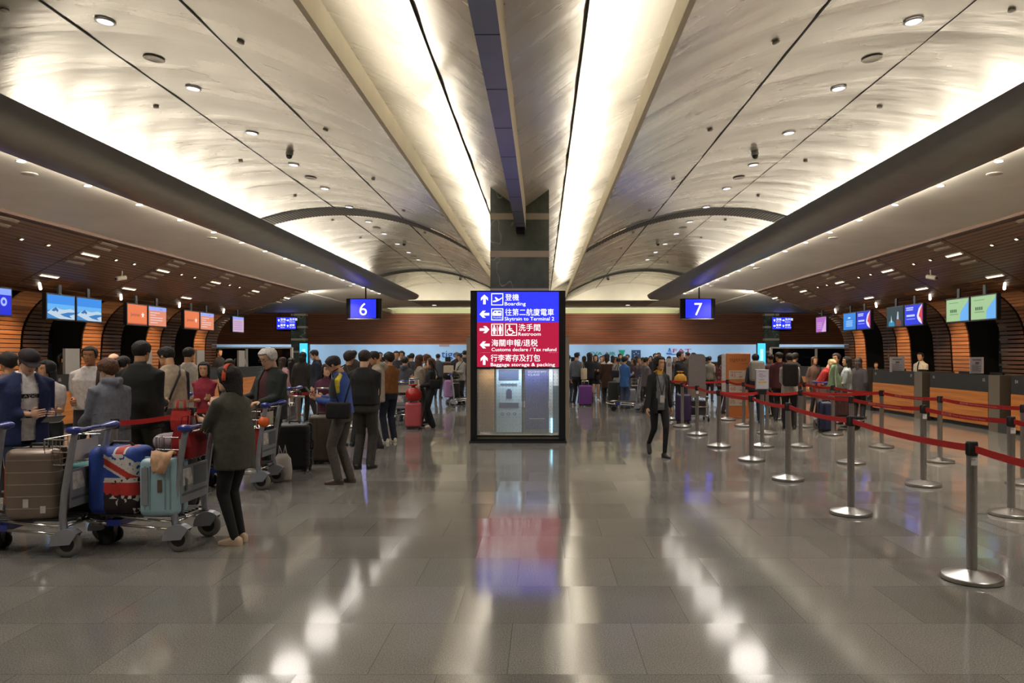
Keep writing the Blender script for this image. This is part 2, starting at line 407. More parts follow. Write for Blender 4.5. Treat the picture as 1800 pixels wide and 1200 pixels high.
for s in (-1, 1):
    side = 'left' if s < 0 else 'right'
    rs = [1.79 + (8.9 - 1.79) * i / 30 for i in range(31)]
    mb = MB(); ys = [Y0] + [y for r in RIBS for y in r] + [Y1]
    for i in range(0, len(ys), 2): panels(mb, s, vault_z, rs, ys[i], ys[i + 1], 1.25, .006, 3 + s)
    for rj, wj in ((3.75, .018), (5.82, .014 if s < 0 else .004)):
        for i in range(0, len(ys), 2):
            mb.box(X(s, rj) - wj, X(s, rj) + wj, ys[i], ys[i + 1], vault_z(rj) - .012, vault_z(rj) + .01, 1)
    struct(mb, 'ceiling_' + side, [METAL, JOINT], 'brushed metal vaulted ceiling on the %s of the hall' % side, smooth=True)
    for a, b in RIBS:                                 # slotted ribs across the vault
        mb = MB(); mb.loft([[(X(s, r), yy, vault_z(r) - .03) for r in rs] for yy in (a, b)], 0, caps=False, closed=False)
        for i in range(75):
            r = 1.85 + i * .094
            mb.add([(X(s, r), a, vault_z(r) - .045), (X(s, r + .045), a, vault_z(r + .045) - .045), (X(s, r + .045), b, vault_z(r + .045) - .045), (X(s, r), b, vault_z(r) - .045)], [(0, 1, 2, 3)], 1)
        struct(mb, 'trim_1', [JOINT, RIBM], 'dark slotted rib across the %s vault' % side, smooth=True)
    # central trough: vault half, lip, back closure
    rc = [.1 + 2.9 * i / 22 for i in range(23)]
    mb = MB(); panels(mb, s, centre_z, rc, Y0, Y1, 1.9, .012, 11 + s)
    mb.box(X(s, .9) - .012, X(s, .9) + .012, Y0, Y1, centre_z(.9) - .03, centre_z(.9), 1)
    mb.add([(X(s, 3.0), Y0, 5.46), (X(s, 3.0), Y1, 5.46), (X(s, 3.0), Y1, 6.2), (X(s, 3.0), Y0, 6.2)], [(0, 1, 2, 3)], 0)
    struct(mb, 'ceiling_centre_' + side, [METAL_CENTRE, JOINT], 'bright curved ceiling %s of the central spine' % side, smooth=True)
    struct(MB().box(X(s, 1.76), X(s, 1.82), Y0, Y1, 4.79, 5.1), 'trim_2', CREAM, 'cream lip of the lamp trough on the %s' % side)
    # hanging beam with lamp tray
    prof = [(5.35, 4.38), (5.40, 4.28), (5.55, 4.18), (5.8, 4.11), (6.05, 4.085), (6.25, 4.10), (6.32, 4.16), (6.32, 4.34), (6.26, 4.34), (6.24, 4.28), (5.45, 4.28), (5.42, 4.38)]
    rings = []
    for y, k in ((Y0, 1), (33.6, 1), (34.4, .93), (34.9, .75), (35.2, .45), (35.3, .1)):
        rings.append([(X(s, 5.84 + (r - 5.84) * k), y + (.5 if r < 5.6 else 0) * (1 if y > 0 else 0), 4.28 + (z - 4.28) * max(k, .35)) for r, z in prof])
    struct(MB().loft(rings), 'beam_' + side, BEAMM, 'long grey metal light beam hanging under the %s vault' % side, auto=40)
    # wing ceiling between beam and canopy, with slightly bowed sheets
    def wing(r): return 4.24 - .19 * (r - 6.1) / 2.65 + .03 * math.sin((r - 6.1) / 2.65 * PI)
    mb = MB(); rw = [6.1 + 2.65 * i / 10 for i in range(11)]
    panels(mb, s, wing, rw, Y0, 40.6, 2.9, .02, 17 + s)
    mb.add([(X(s, 8.8), Y0, 4.0), (X(s, 8.8), 40.6, 4.0), (X(s, 8.8), 40.6, 5.6), (X(s, 8.8), Y0, 5.6)], [(0, 1, 2, 3)], 0)
    struct(mb, 'ceiling_wing_' + side, SOFFIT, 'pale ceiling strip between beam and wooden canopy on the %s' % side, smooth=True)
    # outer ceiling over the offices behind the counters
    struct(MB().box(X(s, 8.75), X(s, 30.5), 29.2, 46, 4.1, 4.3), 'ceiling_outer_' + side, SOFFIT, 'pale ceiling beyond the end of the %s canopy' % side)
    struct(MB().box(X(s, 12.35), X(s, 30.5), Y0, 29.2, 3.3, 3.5), 'ceiling_office_' + side, mat('3a332c', .7, 0, .1, 2), 'dark ceiling behind the %s counters' % side)
    struct(MB().box(X(s, 30.5), X(s, 30.7), Y0, 58, 0, 4.5), 'wall_' + side, mat('4a3c30', .7, 0, .1, 2), 'dark outer wall on the %s' % side)
# spine beam
mb = MB().box(XC - .1, XC + .1, Y0, 14.92, 4.11, 4.72, 1)
mb.box(XC - .1, XC + .1, Y0, 14.9, 4.105, 4.11, 0)
mb.box(XC - .085, XC + .085, 14.6, 14.98, 4.03, 4.11, 2)
for k in range(12): mb.box(XC - .1, XC + .1, 1 + 1.2 * k, 1.006 + 1.2 * k, 4.102, 4.11, 2)
struct(mb, 'beam_spine', [mat('8d96ab', .45, .6, .05, 2), mat('d9ceb8', .5, .2, .04, 2), BLACK], 'narrow blue grey steel beam along the middle of the ceiling')
# back of the hall behind the viewer
struct(MB().box(-32, 32, Y0 - .2, Y0, 0, 6.5), 'wall_back', mat('6b5a49', .7, 0, .1, 2), 'brown wall behind the viewpoint')
# end wall
mb = MB()
for s in (-1, 1):                                      # lunettes under the vaults
    rs = [1.79 + (8.9 - 1.79) * i / 30 for i in range(31)]
    lo = [(X(s, r), 45.9, 4.4) for r in rs]; hi = [(X(s, r), 45.9, vault_z(r) + .05) for r in rs]
    mb.loft([lo, hi], 0, caps=False, closed=False)
rc = [3.0 - 6.0 * i / 40 for i in range(41)]
mb.loft([[(XC + r, 45.96, 4.4) for r in rc], [(XC + r, 45.96, centre_z(abs(r)) + .05) for r in rc]], 0, caps=False, closed=False)
struct(mb, 'wall_lunette', mat('dcd4be', .7, 0, .03, 2), 'cream arched end walls under the vaults')
struct(MB().box(-15.2, 14.4, 40.7, 46.1, 4.47, 4.55), 'trim_3', mat('8c8880', .6, .2, .05, 2), 'grey soffit ledge along the end wall')
struct(MB().box(-31, 31, 46.0, 46.2, 4.08, 6.2), 'wall_end_upper', mat('cfcfa6', .7, 0, .03, 2), 'pale band above the wooden end wall')
mb = MB().box(-31, 31, 46.06, 46.2, 2.24, 4.11, 1)
z = 2.27
while z < 4.05:
    mb.box(-31, 31, 46.0, 46.06, z, z + .082, 0); z += .108
mb.box(-31, 31, 45.97, 46.2, 2.2, 2.26, 2); mb.box(-31, 31, 45.97, 46.2, 4.08, 4.13, 2)
struct(mb, 'wall_end', [WOOD_WALL, DARKWOODBACK, mat('8a5a34', .5, 0, .1, 3)], 'brown slatted wooden wall at the end of the hall')
# airline hall beyond the opening
struct(MB().box(-31, 31, 46.2, 57.2, 2.62, 2.7), 'ceiling_airline', mat('d6dbe0', .6, 0, .03, 2), 'white ceiling over the airline counters')
struct(MB().box(-31, 31, 57.0, 57.2, 0, 2.7), 'wall_airline', mat('cfe0ee', .5, 0, .04, 1), 'pale blue back wall of the airline counters')

# marble columns
def column(x, y, wd, dp, h, zb, label, name):
    mb = MB().box(x - wd / 2, x + wd / 2, y, y + dp, 0, h, 0)
    z = zb
    while z < h - .05:
        if z > 0: mb.box(x - wd / 2 - .004, x + wd / 2 + .004, y - .004, y + dp + .004, z - .064, z + .064, 1)
        z += .7615
    struct(mb, name, [MARBLE, mat('cfc6b6', .4, 0, .03, 4)], label)
column(-.456, 15.0, 1.19, 1.2, 5.3, 4.39 - 5 * .7615, 'dark green marble column with pale bands in the middle of the hall', 'column_1')
for s, nm in ((-1, 'column_2'), (1, 'column_3')):
    column(X(s, 14.6), 45.6, .9, .9, 4.45, 2.47 - 3 * .7615 + .03, 'banded marble column against the end wall, %s side' % ('left' if s < 0 else 'right'), nm)
    column(X(s, 27.8), 44.4, 1.15, 1.1, 4.1, 2.47 - 3 * .7615, 'banded marble column far behind the %s counters' % ('left' if s < 0 else 'right'), nm + '_far')

# ------------------------------------------------------------------ wooden canopies and their curved pillars
def soffit_pts():
    """(r, z) along the underside of the canopy from the hall edge to the floor"""
    P = [(8.72, 4.03), (10.55, 3.06)]
    for i in range(1, 9):
        a = PI / 2 * i / 8
        P.append((10.55 + .95 * math.sin(a) ** 1.15, 3.06 - .96 * (1 - math.cos(a)) - .15 * math.sin(a) ** 2))
    P.append((11.55, 1.2)); P.append((11.55, 0.0))
    return P
SP = soffit_pts()
def along(P):
    L = [0]
    for a, b in zip(P, P[1:]): L.append(L[-1] + math.dist(a, b))
    def f(t):
        for i in range(len(P) - 1):
            if t <= L[i + 1] or i == len(P) - 2:
                k = (t - L[i]) / (L[i + 1] - L[i])
                return (P[i][0] + (P[i + 1][0] - P[i][0]) * k, P[i][1] + (P[i + 1][1] - P[i][1]) * k)
    return f, L
SF, SL = along(SP)
T_CAN = SL[1] + .35                                    # canopy ends where the pillars start to bend
PILLAR_Y = [19.2 + 3.08 * k for k in range(-5, 3)]
def slat(mb, s, t0, t1, ya, yb, th, m=0, skew=0):
    (r0, z0), (r1, z1) = SF(t0), SF(t1)
    nx, nz = (z1 - z0), -(r1 - r0); l = math.hypot(nx, nz); nx, nz = -nx / l * th, -nz / l * th
    nz = abs(nz) if abs(nz) > 1e-6 else 0
    e0, e1 = yb - skew * t0, yb - skew * t1
    q = [(X(s, r0), ya, z0), (X(s, r1), ya, z1), (X(s, r1), e1, z1), (X(s, r0), e0, z0)]
    p = [(X(s, r0 + nx), ya, z0 + nz), (X(s, r1 + nx), ya, z1 + nz), (X(s, r1 + nx), e1, z1 + nz), (X(s, r0 + nx), e0, z0 + nz)]
    mb.add(q + p, [(0, 1, 2, 3), (4, 7, 6, 5), (0, 4, 5, 1), (1, 5, 6, 2), (2, 6, 7, 3), (3, 7, 4, 0)], m)
for s in (-1, 1):
    side = 'left' if s < 0 else 'right'
    mb = MB(); t = .03; pitch = .092
    bays = [-12.0 + 3.05 * k for k in range(14)]
    bays = [b for b in bays if b < 28.4] + [28.75]
    i = 0
    while t < T_CAN:
        for a, b in zip(bays, bays[1:]):
            last = b == bays[-1]
            bb = b if last else b - .035
            slat(mb, s, t, t + pitch - .013, a, bb, .02, 0, .95 if last else 0)
        t += pitch
    # solid back above the slats and edge fascia
    b0, b1 = SF(0), SF(T_CAN)
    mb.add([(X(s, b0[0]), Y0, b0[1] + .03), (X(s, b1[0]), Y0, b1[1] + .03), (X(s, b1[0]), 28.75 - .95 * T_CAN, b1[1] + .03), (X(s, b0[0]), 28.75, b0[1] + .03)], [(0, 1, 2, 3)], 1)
    mb.box(X(s, 8.66), X(s, 8.73), Y0, 28.78, 3.99, 4.12, 2)
    for k in range(20):                                # fascia following the slanting end
        t0, t1 = T_CAN * k / 20, T_CAN * (k + 1) / 20
        (ra, za), (rb, zb) = SF(t0), SF(t1)
        ya, yb = 28.75 - .95 * t0, 28.75 - .95 * t1
        mb.add([(X(s, ra), ya, za - .01), (X(s, rb), yb, zb - .01), (X(s, rb), yb, zb + .1), (X(s, ra), ya, za + .1)], [(0, 1, 2, 3)], 2)
    # top sheet closing the canopy towards the outer ceiling
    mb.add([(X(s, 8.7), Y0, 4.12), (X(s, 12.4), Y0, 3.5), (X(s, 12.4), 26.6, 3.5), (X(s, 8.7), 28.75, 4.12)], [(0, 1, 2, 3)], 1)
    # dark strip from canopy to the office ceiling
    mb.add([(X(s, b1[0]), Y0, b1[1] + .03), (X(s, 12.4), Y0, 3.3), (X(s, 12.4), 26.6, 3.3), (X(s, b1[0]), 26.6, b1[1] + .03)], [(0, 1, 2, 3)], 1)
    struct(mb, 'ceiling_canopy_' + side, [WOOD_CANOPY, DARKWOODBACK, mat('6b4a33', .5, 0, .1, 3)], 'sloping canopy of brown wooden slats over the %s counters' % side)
    for k, y in enumerate(PILLAR_Y):                   # pillars: solid curved band, then an open slatted band behind it
        mb = MB()
        t = T_CAN - .75; end = SL[-1]
        while t < end - .05:
            slat(mb, s, t, min(t + .082, end), y, y + .80, .03, 0)
            slat(mb, s, t, min(t + .070, end), y + .9, y + 1.75, .02, 2)  # shade of this unlit band is put into its darker wood
            t += .1
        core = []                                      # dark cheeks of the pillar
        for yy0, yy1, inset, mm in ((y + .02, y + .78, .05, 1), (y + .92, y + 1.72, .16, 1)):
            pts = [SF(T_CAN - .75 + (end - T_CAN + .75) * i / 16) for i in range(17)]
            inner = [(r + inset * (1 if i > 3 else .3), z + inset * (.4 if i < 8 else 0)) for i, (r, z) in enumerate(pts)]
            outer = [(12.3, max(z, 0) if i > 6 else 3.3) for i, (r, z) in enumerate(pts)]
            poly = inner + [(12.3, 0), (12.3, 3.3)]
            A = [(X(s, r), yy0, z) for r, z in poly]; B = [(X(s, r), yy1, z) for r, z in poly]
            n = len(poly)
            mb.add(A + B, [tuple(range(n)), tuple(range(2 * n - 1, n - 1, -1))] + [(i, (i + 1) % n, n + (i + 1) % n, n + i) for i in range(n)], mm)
        mb.box(X(s, 11.52), X(s, 12.3), y + .0, y + .82, 0, .1, 1)
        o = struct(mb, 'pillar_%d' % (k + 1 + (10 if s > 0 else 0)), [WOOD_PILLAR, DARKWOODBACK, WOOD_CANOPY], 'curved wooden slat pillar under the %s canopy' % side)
        # pillar spot: a small stick lamp under the canopy and its light
        if y > 9:
            px, pz = X(s, 10.42), 3.0
            spot('pillar_spot', (px, y - .05, pz), (s * .62, .30, -1.2), P_PILLAR * 5, WARMER, 70, .7, .03)
            e = empty('spotlight', 'small white stick spotlight under the %s canopy aimed at a pillar' % side, 'spotlight', (px, y - .12, 3.12), 0, 'pillar spotlights under the %s canopy' % side)
            MB().limb([(0, 0, .05), (0, 0, -.02)], [.014, .014], 6).build('mount', BLACK, e)
            MB().limb([(-.03 * s, -.08, .0), (.07 * s, .1, -.1)], [.028, .032], 8).build('lamp_body', glow('fff2e0', 2.2), e)

# ------------------------------------------------------------------ ceiling fittings
def fitting(kind, label, group, pts, mk, cat='ceiling light'):
    first = None
    for loc, tilt in pts:
        if first is None:
            first = empty(kind, label, cat, loc, 0, group); mk(first)
            o = first
        else: o = copy_tree(first, loc, 0)
        o.rotation_euler = (0, tilt, 0)
    return first
def mk_down(R, e, ring='d8d4cc'):
    def mk(p):
        MB().lathe([(R, 0), (R * 1.25, -.006), (R * 1.25, -.016), (R * .98, -.02), (R * .98, 0)], 20).build('rim', mat(ring, .4, .5, .05, 5), p, auto=40)
        MB().lathe([(R, -.004), (R * .6, -.008), (.001, -.009)], 20).build('lens', glow('f2f0ff', e), p)
    return mk
def slope(s, r): return math.atan2(-(r - 5.9), math.sqrt(7.66 ** 2 - (r - 5.9) ** 2)) * s
for s in (-1, 1):
    side = 'left' if s < 0 else 'right'
    vp = lambda r, y: ((X(s, r), y, vault_z(r) - .008), -slope(s, r))
    fitting('recessed_light', 'round lit recessed light in the %s metal vault' % side, 'recessed lights in the %s vault' % side,
            [vp(5.3, 9.7 + 2.45 * k) for k in range(11) if abs(9.7 + 2.45 * k - 22.8) > .6], mk_down(.1, 3.0))
    fitting('ceiling_speaker', 'round metal loudspeaker grille in the %s vault' % side, 'ceiling speakers in the %s vault' % side,
            [vp(5.3, y) for y in (10.92, 18.3, 25.6, 33)],
            lambda p: (MB().lathe([(.13, 0), (.15, -.012), (.14, -.02), (.125, -.015)], 24).build('rim', mat('b9b2a6', .4, .6), p, auto=40),
                       MB().lathe([(.126, -.012), (.001, -.014)], 24).build('grille', mat('a59f94', .6, .5, .2, 120), p)), 'speaker')
    fitting('sprinkler_cover', 'small round metal cover disc in the %s vault' % side, 'small cover discs in the %s vault' % side,
            [vp(r, 9.4 + 3.68 * k) for r in (3.4, 6.4) for k in range(8) if abs(9.4 + 3.68 * k - 22.8) > .8],
            lambda p: MB().lathe([(.045, 0), (.05, -.02), (.03, -.03), (.001, -.03)], 14).build('disc', mat('a8a196', .45, .6), p, auto=40), 'cover')
    def mk_dome(p):
        MB().lathe([(.075, 0), (.08, -.05), (.07, -.07)], 18).build('housing', mat('cfcac0', .4), p, auto=40)
        MB().lathe([(.066, -.07), (.06, -.11), (.035, -.14), (.001, -.15)], 18).build('dome', mat('4a4640', .15), p, smooth=True)
    fitting('dome_camera', 'white dome camera hanging from the %s vault' % side, 'dome cameras on the %s vault' % side,
            [vp(5.0, 15.9), vp(4.9, 28.6), vp(4.0, 40.2)], mk_dome, 'camera')
    fitting('downlight', 'small bright downlight in the pale %s ceiling strip' % side, 'downlights in the %s ceiling strip' % side,
            [((X(s, 6.55), 8.45 + 1.45 * k, 4.19), 0) for k in range(17)], mk_down(.05, 6))
    fitting('wing_speaker', 'flat round disc in the pale %s ceiling strip' % side, 'flat discs in the %s ceiling strip' % side,
            [((X(s, 6.85), 10.5 + 5.8 * k, 4.165), 0) for k in range(4)],
            lambda p: MB().lathe([(.1, 0), (.11, -.012), (.09, -.02), (.001, -.02)], 18).build('disc', mat('c9c2b6', .5), p, auto=40), 'speaker')
    # canopy fittings: slot lights along the bay joints, pairs of small downlights between
    cs = lambda t, y: ((X(s, SF(t)[0]), y, SF(t)[1] - .012), -s * math.atan2(SF(1)[1] - SF(0)[1], SF(1)[0] - SF(0)[0]))
    def mk_slot(e):
        def mk(p):
            MB().box(-.035, .035, -.3, .3, -.012, .01).build('frame', mat('c8c1b4', .5, .3), p)
            MB().box(-.024, .024, -.28, .28, -.016, -.011).build('diffuser', glow('ffe6c4', e), p)
        return mk
    ys = [-12.0 + 3.05 * k for k in range(14)]
    fitting('slot_light', 'lit slot light in the %s wooden canopy' % side, 'lit slot lights in the %s canopy' % side,
            [cs(.62, y + .42) for y in ys if 9 < y < 28] + [cs(1.6, y + .4) for y in ys if 12 < y < 22], mk_slot(1.8))
    fitting('slot_vent', 'pale slot vent in the %s wooden canopy' % side, 'pale slot vents in the %s canopy' % side,
            [cs(t, y + .42) for y in ys if 9 < y < 28 for t in (.16, .34, .8, .98)],
            lambda p: MB().box(-.03, .03, -.3, .3, -.012, .01).build('blade', mat('8d7c69', .5, .2), p), 'vent')
    fitting('canopy_downlight', 'small square downlight in the %s wooden canopy' % side, 'small downlights in the %s canopy' % side,
            [cs(.6, y + dy) for y in ys if 9 < y < 24 for dy in (1.35, 2.1)],
            lambda p: (MB().box(-.045, .045, -.06, .06, -.01, .01).build('frame', mat('50443a', .5), p), MB().box(-.02, .02, -.03, .03, -.014, -.009).build('lens', glow('ffd9a8', 2.5), p)))
    # bullet camera on a stalk
    y = 17.6 if s < 0 else 17.4
    r, z = SF(.95)
    e = empty('bullet_camera', 'white bullet camera hanging from the %s wooden canopy' % side, 'camera', (X(s, r), y, z - .01), 0)
    MB().tube([(0, 0, 0), (0, -.02, -.14)], .014, 8).build('stalk', mat('b9aea0', .5), e)
    MB().tube([(-.05 * s, .06, -.15), (.07 * s, -.13, -.2)], [.05, .055], 12).build('camera_body', mat('c7baa8', .5), e, auto=40)
    MB().lathe([(.03, 0), (.034, -.012), (.001, -.014)], 12, 0, (0, 0, 0)).xf(Matrix.Translation((.075 * s, -.135, -.2)) @ Matrix.Rotation(PI / 2, 4, 'X')).build('lens', BLACK, e)
# ledge downlights
fitting('ledge_downlight', 'bright downlight in the grey ledge of the end wall', 'downlights in the end wall ledge',
        [((x, 43.2, 4.465), 0) for x in (-12.6, -6.3, 5.0, 11.6)], mk_down(.13, 8))
fitting('airline_downlight', 'small bright downlight over the airline counters', 'downlights over the airline counters',
        [((-20 + 2.6 * k, 55.2, 2.615), 0) for k in range(16)], mk_down(.1, 14))
# ------------------------------------------------------------------ illuminated direction sign in front of the column
EX, EZ = V((1, 0, 0)), V((0, 0, 1))
def arrow(mb, c, size, d, m, ex, ey):
    """thick arrow centred at c pointing along d (unit 2D)"""
    pts = [(-.13, -.5), (.13, -.5), (.13, .1), (.36, -.13), (.36, .17), (0, .5), (-.36, .17), (-.36, -.13), (-.13, .1)]
    px, py = d[1], -d[0]
    P = [((p[0] * px + p[1] * d[0]) * size, (p[0] * py + p[1] * d[1]) * size) for p in pts]
    mb.prism(P, c, ex, ey, .002, m)
def frame2(mb, o, w, h, t, m, ex=EX, ey=EZ):
    for a, b, c, d in ((0, 0, w, t), (0, h - t, w, t), (0, 0, t, h), (w - t, 0, t, h)):
        mb.prism([(a, b), (a + c, b), (a + c, b + d), (a, b + d)], o, ex, ey, .002, m)
def disc2(mb, o, x, y, r, m, n=16, sq=1.0, ex=EX, ey=EZ):
    mb.prism([(x + r * math.cos(2 * PI * k / n), y + r * sq * math.sin(2 * PI * k / n)) for k in range(n)], o, ex, ey, .002, m)
def poly2(mb, o, pts, m, ex=EX, ey=EZ): mb.prism(pts, o, ex, ey, .002, m)
def bar2(mb, o, a, b, w, m, ex=EX, ey=EZ):
    dx, dy = b[0] - a[0], b[1] - a[1]; l = math.hypot(dx, dy); nx, ny = -dy / l * w / 2, dx / l * w / 2
    mb.prism([(a[0] - nx, a[1] - ny), (b[0] - nx, b[1] - ny), (b[0] + nx, b[1] + ny), (a[0] + nx, a[1] + ny)], o, ex, ey, .002, m)
K = 13.3 / FPX
sx = lambda u: (u - CX) * K
sz = lambda v: EYE - (v - HY) * K
BLUE, RED, WHT = glow('3038ee', .72), glow('bd1a42', .6), glow('ffffff', .95)
sign = empty('direction_sign', 'tall lit direction sign in blue and red with white arrows before the column', 'sign', (sx(910.5), 13.3, 0))
ox = sx(910.5)
def lx(u): return sx(u) - ox
DKFR = mat('26272c', .4, .5, .08, 6)
fm = MB()
fm.box(lx(827), lx(838.5), 0, .6, .06, sz(512)); fm.box(lx(982.5), lx(994), 0, .6, .06, sz(512))
fm.box(lx(827), lx(994), 0, .6, sz(512.6), sz(510.6)); fm.box(lx(838), lx(983), .0, .04, sz(648), sz(645))
fm.box(lx(827), lx(994), .02, .58, .0, .07); fm.box(lx(838), lx(983), .0, .05, sz(768), sz(765))
fm.build('frame', DKFR, sign)
MB().box(lx(825), lx(996), -.03, .62, 0, .035).build('base', mat('1d1e20', .5), sign)
MB().box(lx(838), lx(983), .05, .5, .07, sz(768)).build('plinth', mat('cfc8a8', .5), sign)
mb = MB()
rows = [(512.6, 539.7, 0), (539.7, 566, 0), (566, 592.6, 1), (592.6, 619.6, 1), (619.6, 645, 1)]
for a, b, m in rows: mb.box(lx(838.5), lx(982.5), .012, .1, sz(b) + .003, sz(a), m)
mb.build('lit_panel', [BLUE, RED], sign)
# lettering and pictograms stand 2 mm in front of the lit panels
lt = MB(); pic = MB()
def txt(s, u, v, hpx, wpx=None): write(lt, s, (lx(u), .009, sz(v)), EX, EZ, hpx * K, 0, wpx * K if wpx else None)
for (u, v, dr) in ((851.5, 526, (0, 1)), (851.5, 552, (-1, 0)), (851.5, 579, (1, 0)), (852, 606, (-1, 0)), (851, 632.5, (0, 1))):
    arrow(pic, (lx(u), .010, sz(v)), 17 * K, dr, 0, EX, EZ)
txt('登機', 888, 527, 9.3, 24); txt('Boarding', 887, 536.5, 6.3, 37)
txt('往第二航廈電車', 888, 553.5, 9.8, 85.5); txt('Skytrain to Terminal 2', 887, 563, 6.5, 87)
txt('洗手間', 911.5, 580.5, 9.8, 38); txt('Restroom', 911, 589.8, 6.3, 39.5)
txt('海關申報/退税', 864, 607.5, 9.8, 81); txt('Customs declare / Tax refund', 864, 617, 6.3, 114)
txt('行李寄存及打包', 862.5, 634, 9.8, 87); txt('Baggage storage & packing', 862.5, 643.3, 6.0, 113)
lt.build('lettering', WHT, sign)
def icon(u, v):
    frame2(pic, (lx(u), .010, sz(v + 21)), 21 * K, 21 * K, 1.3 * K, 0); return (lx(u), .009, sz(v + 21))
o = icon(863.5, 515.3)
poly2(pic, o, [(a * K, b * K) for a, b in [(2.5, 7), (5, 8.5), (9, 8.8), (6, 14), (8, 14.5), (13, 10.5), (17.5, 13), (19, 14), (19, 12.5), (14, 8.6), (7.5, 5.8), (3, 5.8)]], 0)
o = icon(863.5, 541.8)
poly2(pic, o, [(a * K, b * K) for a, b in [(2.2, 9), (2.2, 13), (5, 17.3), (18, 17.3), (18, 8), (3.5, 8)]], 0)
wx = MB()
for a, b in ((5.5, 8.8), (11.5, 17)): poly2(wx, (o[0], .0065, o[2]), [(a * K, 13 * K), (b * K, 13 * K), (b * K, 15.3 * K), (a * K, 15.3 * K)], 0)
wx.build('pictogram_window', BLUE, sign)
write(pic, 'T1⇌T2', (o[0] + 3.5 * K, .008, o[2] + 3.4 * K), EX, EZ, 2.6 * K, 0, 15 * K)
o = icon(863.5, 568.8)
for cx in (5.2, 15.8):
    disc2(pic, o, cx * K, 17 * K, 1.5 * K, 0)
poly2(pic, o, [(a * K, b * K) for a, b in [(3.4, 15), (7, 15), (8.8, 8.5), (7, 8.3), (7, 2.5), (5.5, 2.5), (5, 7.5), (4.6, 2.5), (3.4, 2.5), (3.4, 8), (1.8, 8.5)]], 0)
poly2(pic, o, [(a * K, b * K) for a, b in [(13.4, 15.2), (18.2, 15.2), (18.8, 8.5), (17.5, 8.5), (17.4, 2.5), (16.2, 2.5), (15.8, 7.5), (15.4, 2.5), (14.2, 2.5), (14.1, 8.5), (12.8, 8.5)]], 0)
bar2(pic, o, (10.5 * K, 2.5 * K), (10.5 * K, 18 * K), 1 * K, 0)
o = icon(887.8, 568.8)
disc2(pic, o, 7.5 * K, 17 * K, 1.6 * K, 0)
bar2(pic, o, (7.8 * K, 15.3 * K), (8.3 * K, 9 * K), 2 * K, 0); bar2(pic, o, (8 * K, 9 * K), (13.5 * K, 9 * K), 1.7 * K, 0)
bar2(pic, o, (8 * K, 12.3 * K), (12.5 * K, 12.3 * K), 1.2 * K, 0); bar2(pic, o, (13 * K, 9.3 * K), (15.5 * K, 4.5 * K), 1.7 * K, 0); bar2(pic, o, (15 * K, 4.8 * K), (18 * K, 5.8 * K), 1.4 * K, 0)
for k in range(14):
    a0, a1 = -.35 * PI + PI * 1.75 * k / 14 * -1, -.35 * PI - PI * 1.75 * (k + 1) / 14 + .8
    a = PI * .62 + 1.45 * PI * k / 14; b = PI * .62 + 1.45 * PI * (k + 1) / 14
    bar2(pic, o, ((8.8 + 5.3 * math.cos(a)) * K, (7.4 + 5.3 * math.sin(a)) * K), ((8.8 + 5.3 * math.cos(b)) * K, (7.4 + 5.3 * math.sin(b)) * K), 1.3 * K, 0)
pic.build('pictogram', WHT, sign)
# lower showcase: boards behind dotted glass
mb = MB()
mb.box(lx(838.5), lx(868.5), .3, .32, sz(762), sz(650)).build('brown_board', mat('a9793f', .6, 0, .1, 4), sign)
b = MB().box(lx(871), lx(916), .28, .3, sz(762), sz(649)).build('pale_blue_poster', mat('a9c7d8', .5, 0, .05, 3), sign)
m2 = MB(); dk = MB()
def pr(mb, u0, u1, v0, v1, y): mb.box(lx(u0), lx(u1), y, y + .004, sz(v1), sz(v0))
pr(m2, 875, 911, 650, 669, .272); pr(m2, 876, 911, 709.5, 718.5, .272)
pr(m2, 888.5, 898.5, 687, 702, .272); pr(m2, 890.5, 896.5, 684.5, 687, .272)
for k in range(3):
    u = 881.5 + 11 * k
    for j in range(10):
        a, c = 2 * PI * j / 10, 2 * PI * (j + 1) / 10
        bar2(m2, (lx(u), .272, sz(729.5)), (2.4 * K * math.cos(a), 2.4 * K * math.sin(a)), (2.4 * K * math.cos(c), 2.4 * K * math.sin(c)), .9 * K, 0)
for v in (675, 677.5): pr(m2, 878, 908, v, v + 1.0, .272)
m2.build('poster_print', mat('27406b', .5, 0, .05, 5), b)
b = MB().box(lx(922.5), lx(964.5), .28, .3, sz(757), sz(649)).build('dark_blue_poster', mat('24346f', .45, 0, .08, 4), sign)
m3 = MB(); write(m3, 'ECONOMY', (lx(928), .275, sz(655.5)), EX, EZ, 3.6 * K, 0, 33 * K); write(m3, 'CLASS', (lx(928), .275, sz(661)), EX, EZ, 3.6 * K, 0, 20 * K)
pr(m3, 930, 957, 737.5, 738.5, .274); m3.build('poster_print', mat('a8a4b8', .5), b)
MB().box(lx(965.5), lx(972), .28, .3, sz(763), sz(649)).build('white_strip', mat('cdd6d8', .5), sign)
MB().box(lx(972), lx(982.5), .28, .3, sz(763), sz(679)).build('teal_board', mat('2c5a6e', .5), sign)
MB().box(lx(974), lx(982.5), .29, .31, sz(679), sz(649)).build('white_board', mat('cfd2d2', .5), sign)
MB().box(lx(968.4), lx(971.5), .24, .26, sz(763), sz(737)).build('lamp_tube', glow('9fe6ff', 2.0), sign)
MB().box(lx(868.5), lx(871), .05, .25, sz(763), sz(648)).build('mullion', DKFR, sign)
MB().box(lx(918), lx(920), .05, .1, sz(763), sz(648)).build('mullion', DKFR, sign)
dots = MB()
for i in range(24):
    for j in range(18):
        u, v = 841.5 + 6 * i, 655 + 6 * j
        if u > 981: continue
        x, z = lx(u), sz(v); r = .8 * K
        dots.add([(x - r, .0, z - r), (x + r, .0, z - r), (x + r, .0, z + r), (x - r, .0, z + r)], [(0, 1, 2, 3)])
dots.build('dot_print', mat('9a9c98', .5, 0, 0, 1, 0, 0, 0, None, .35), sign)
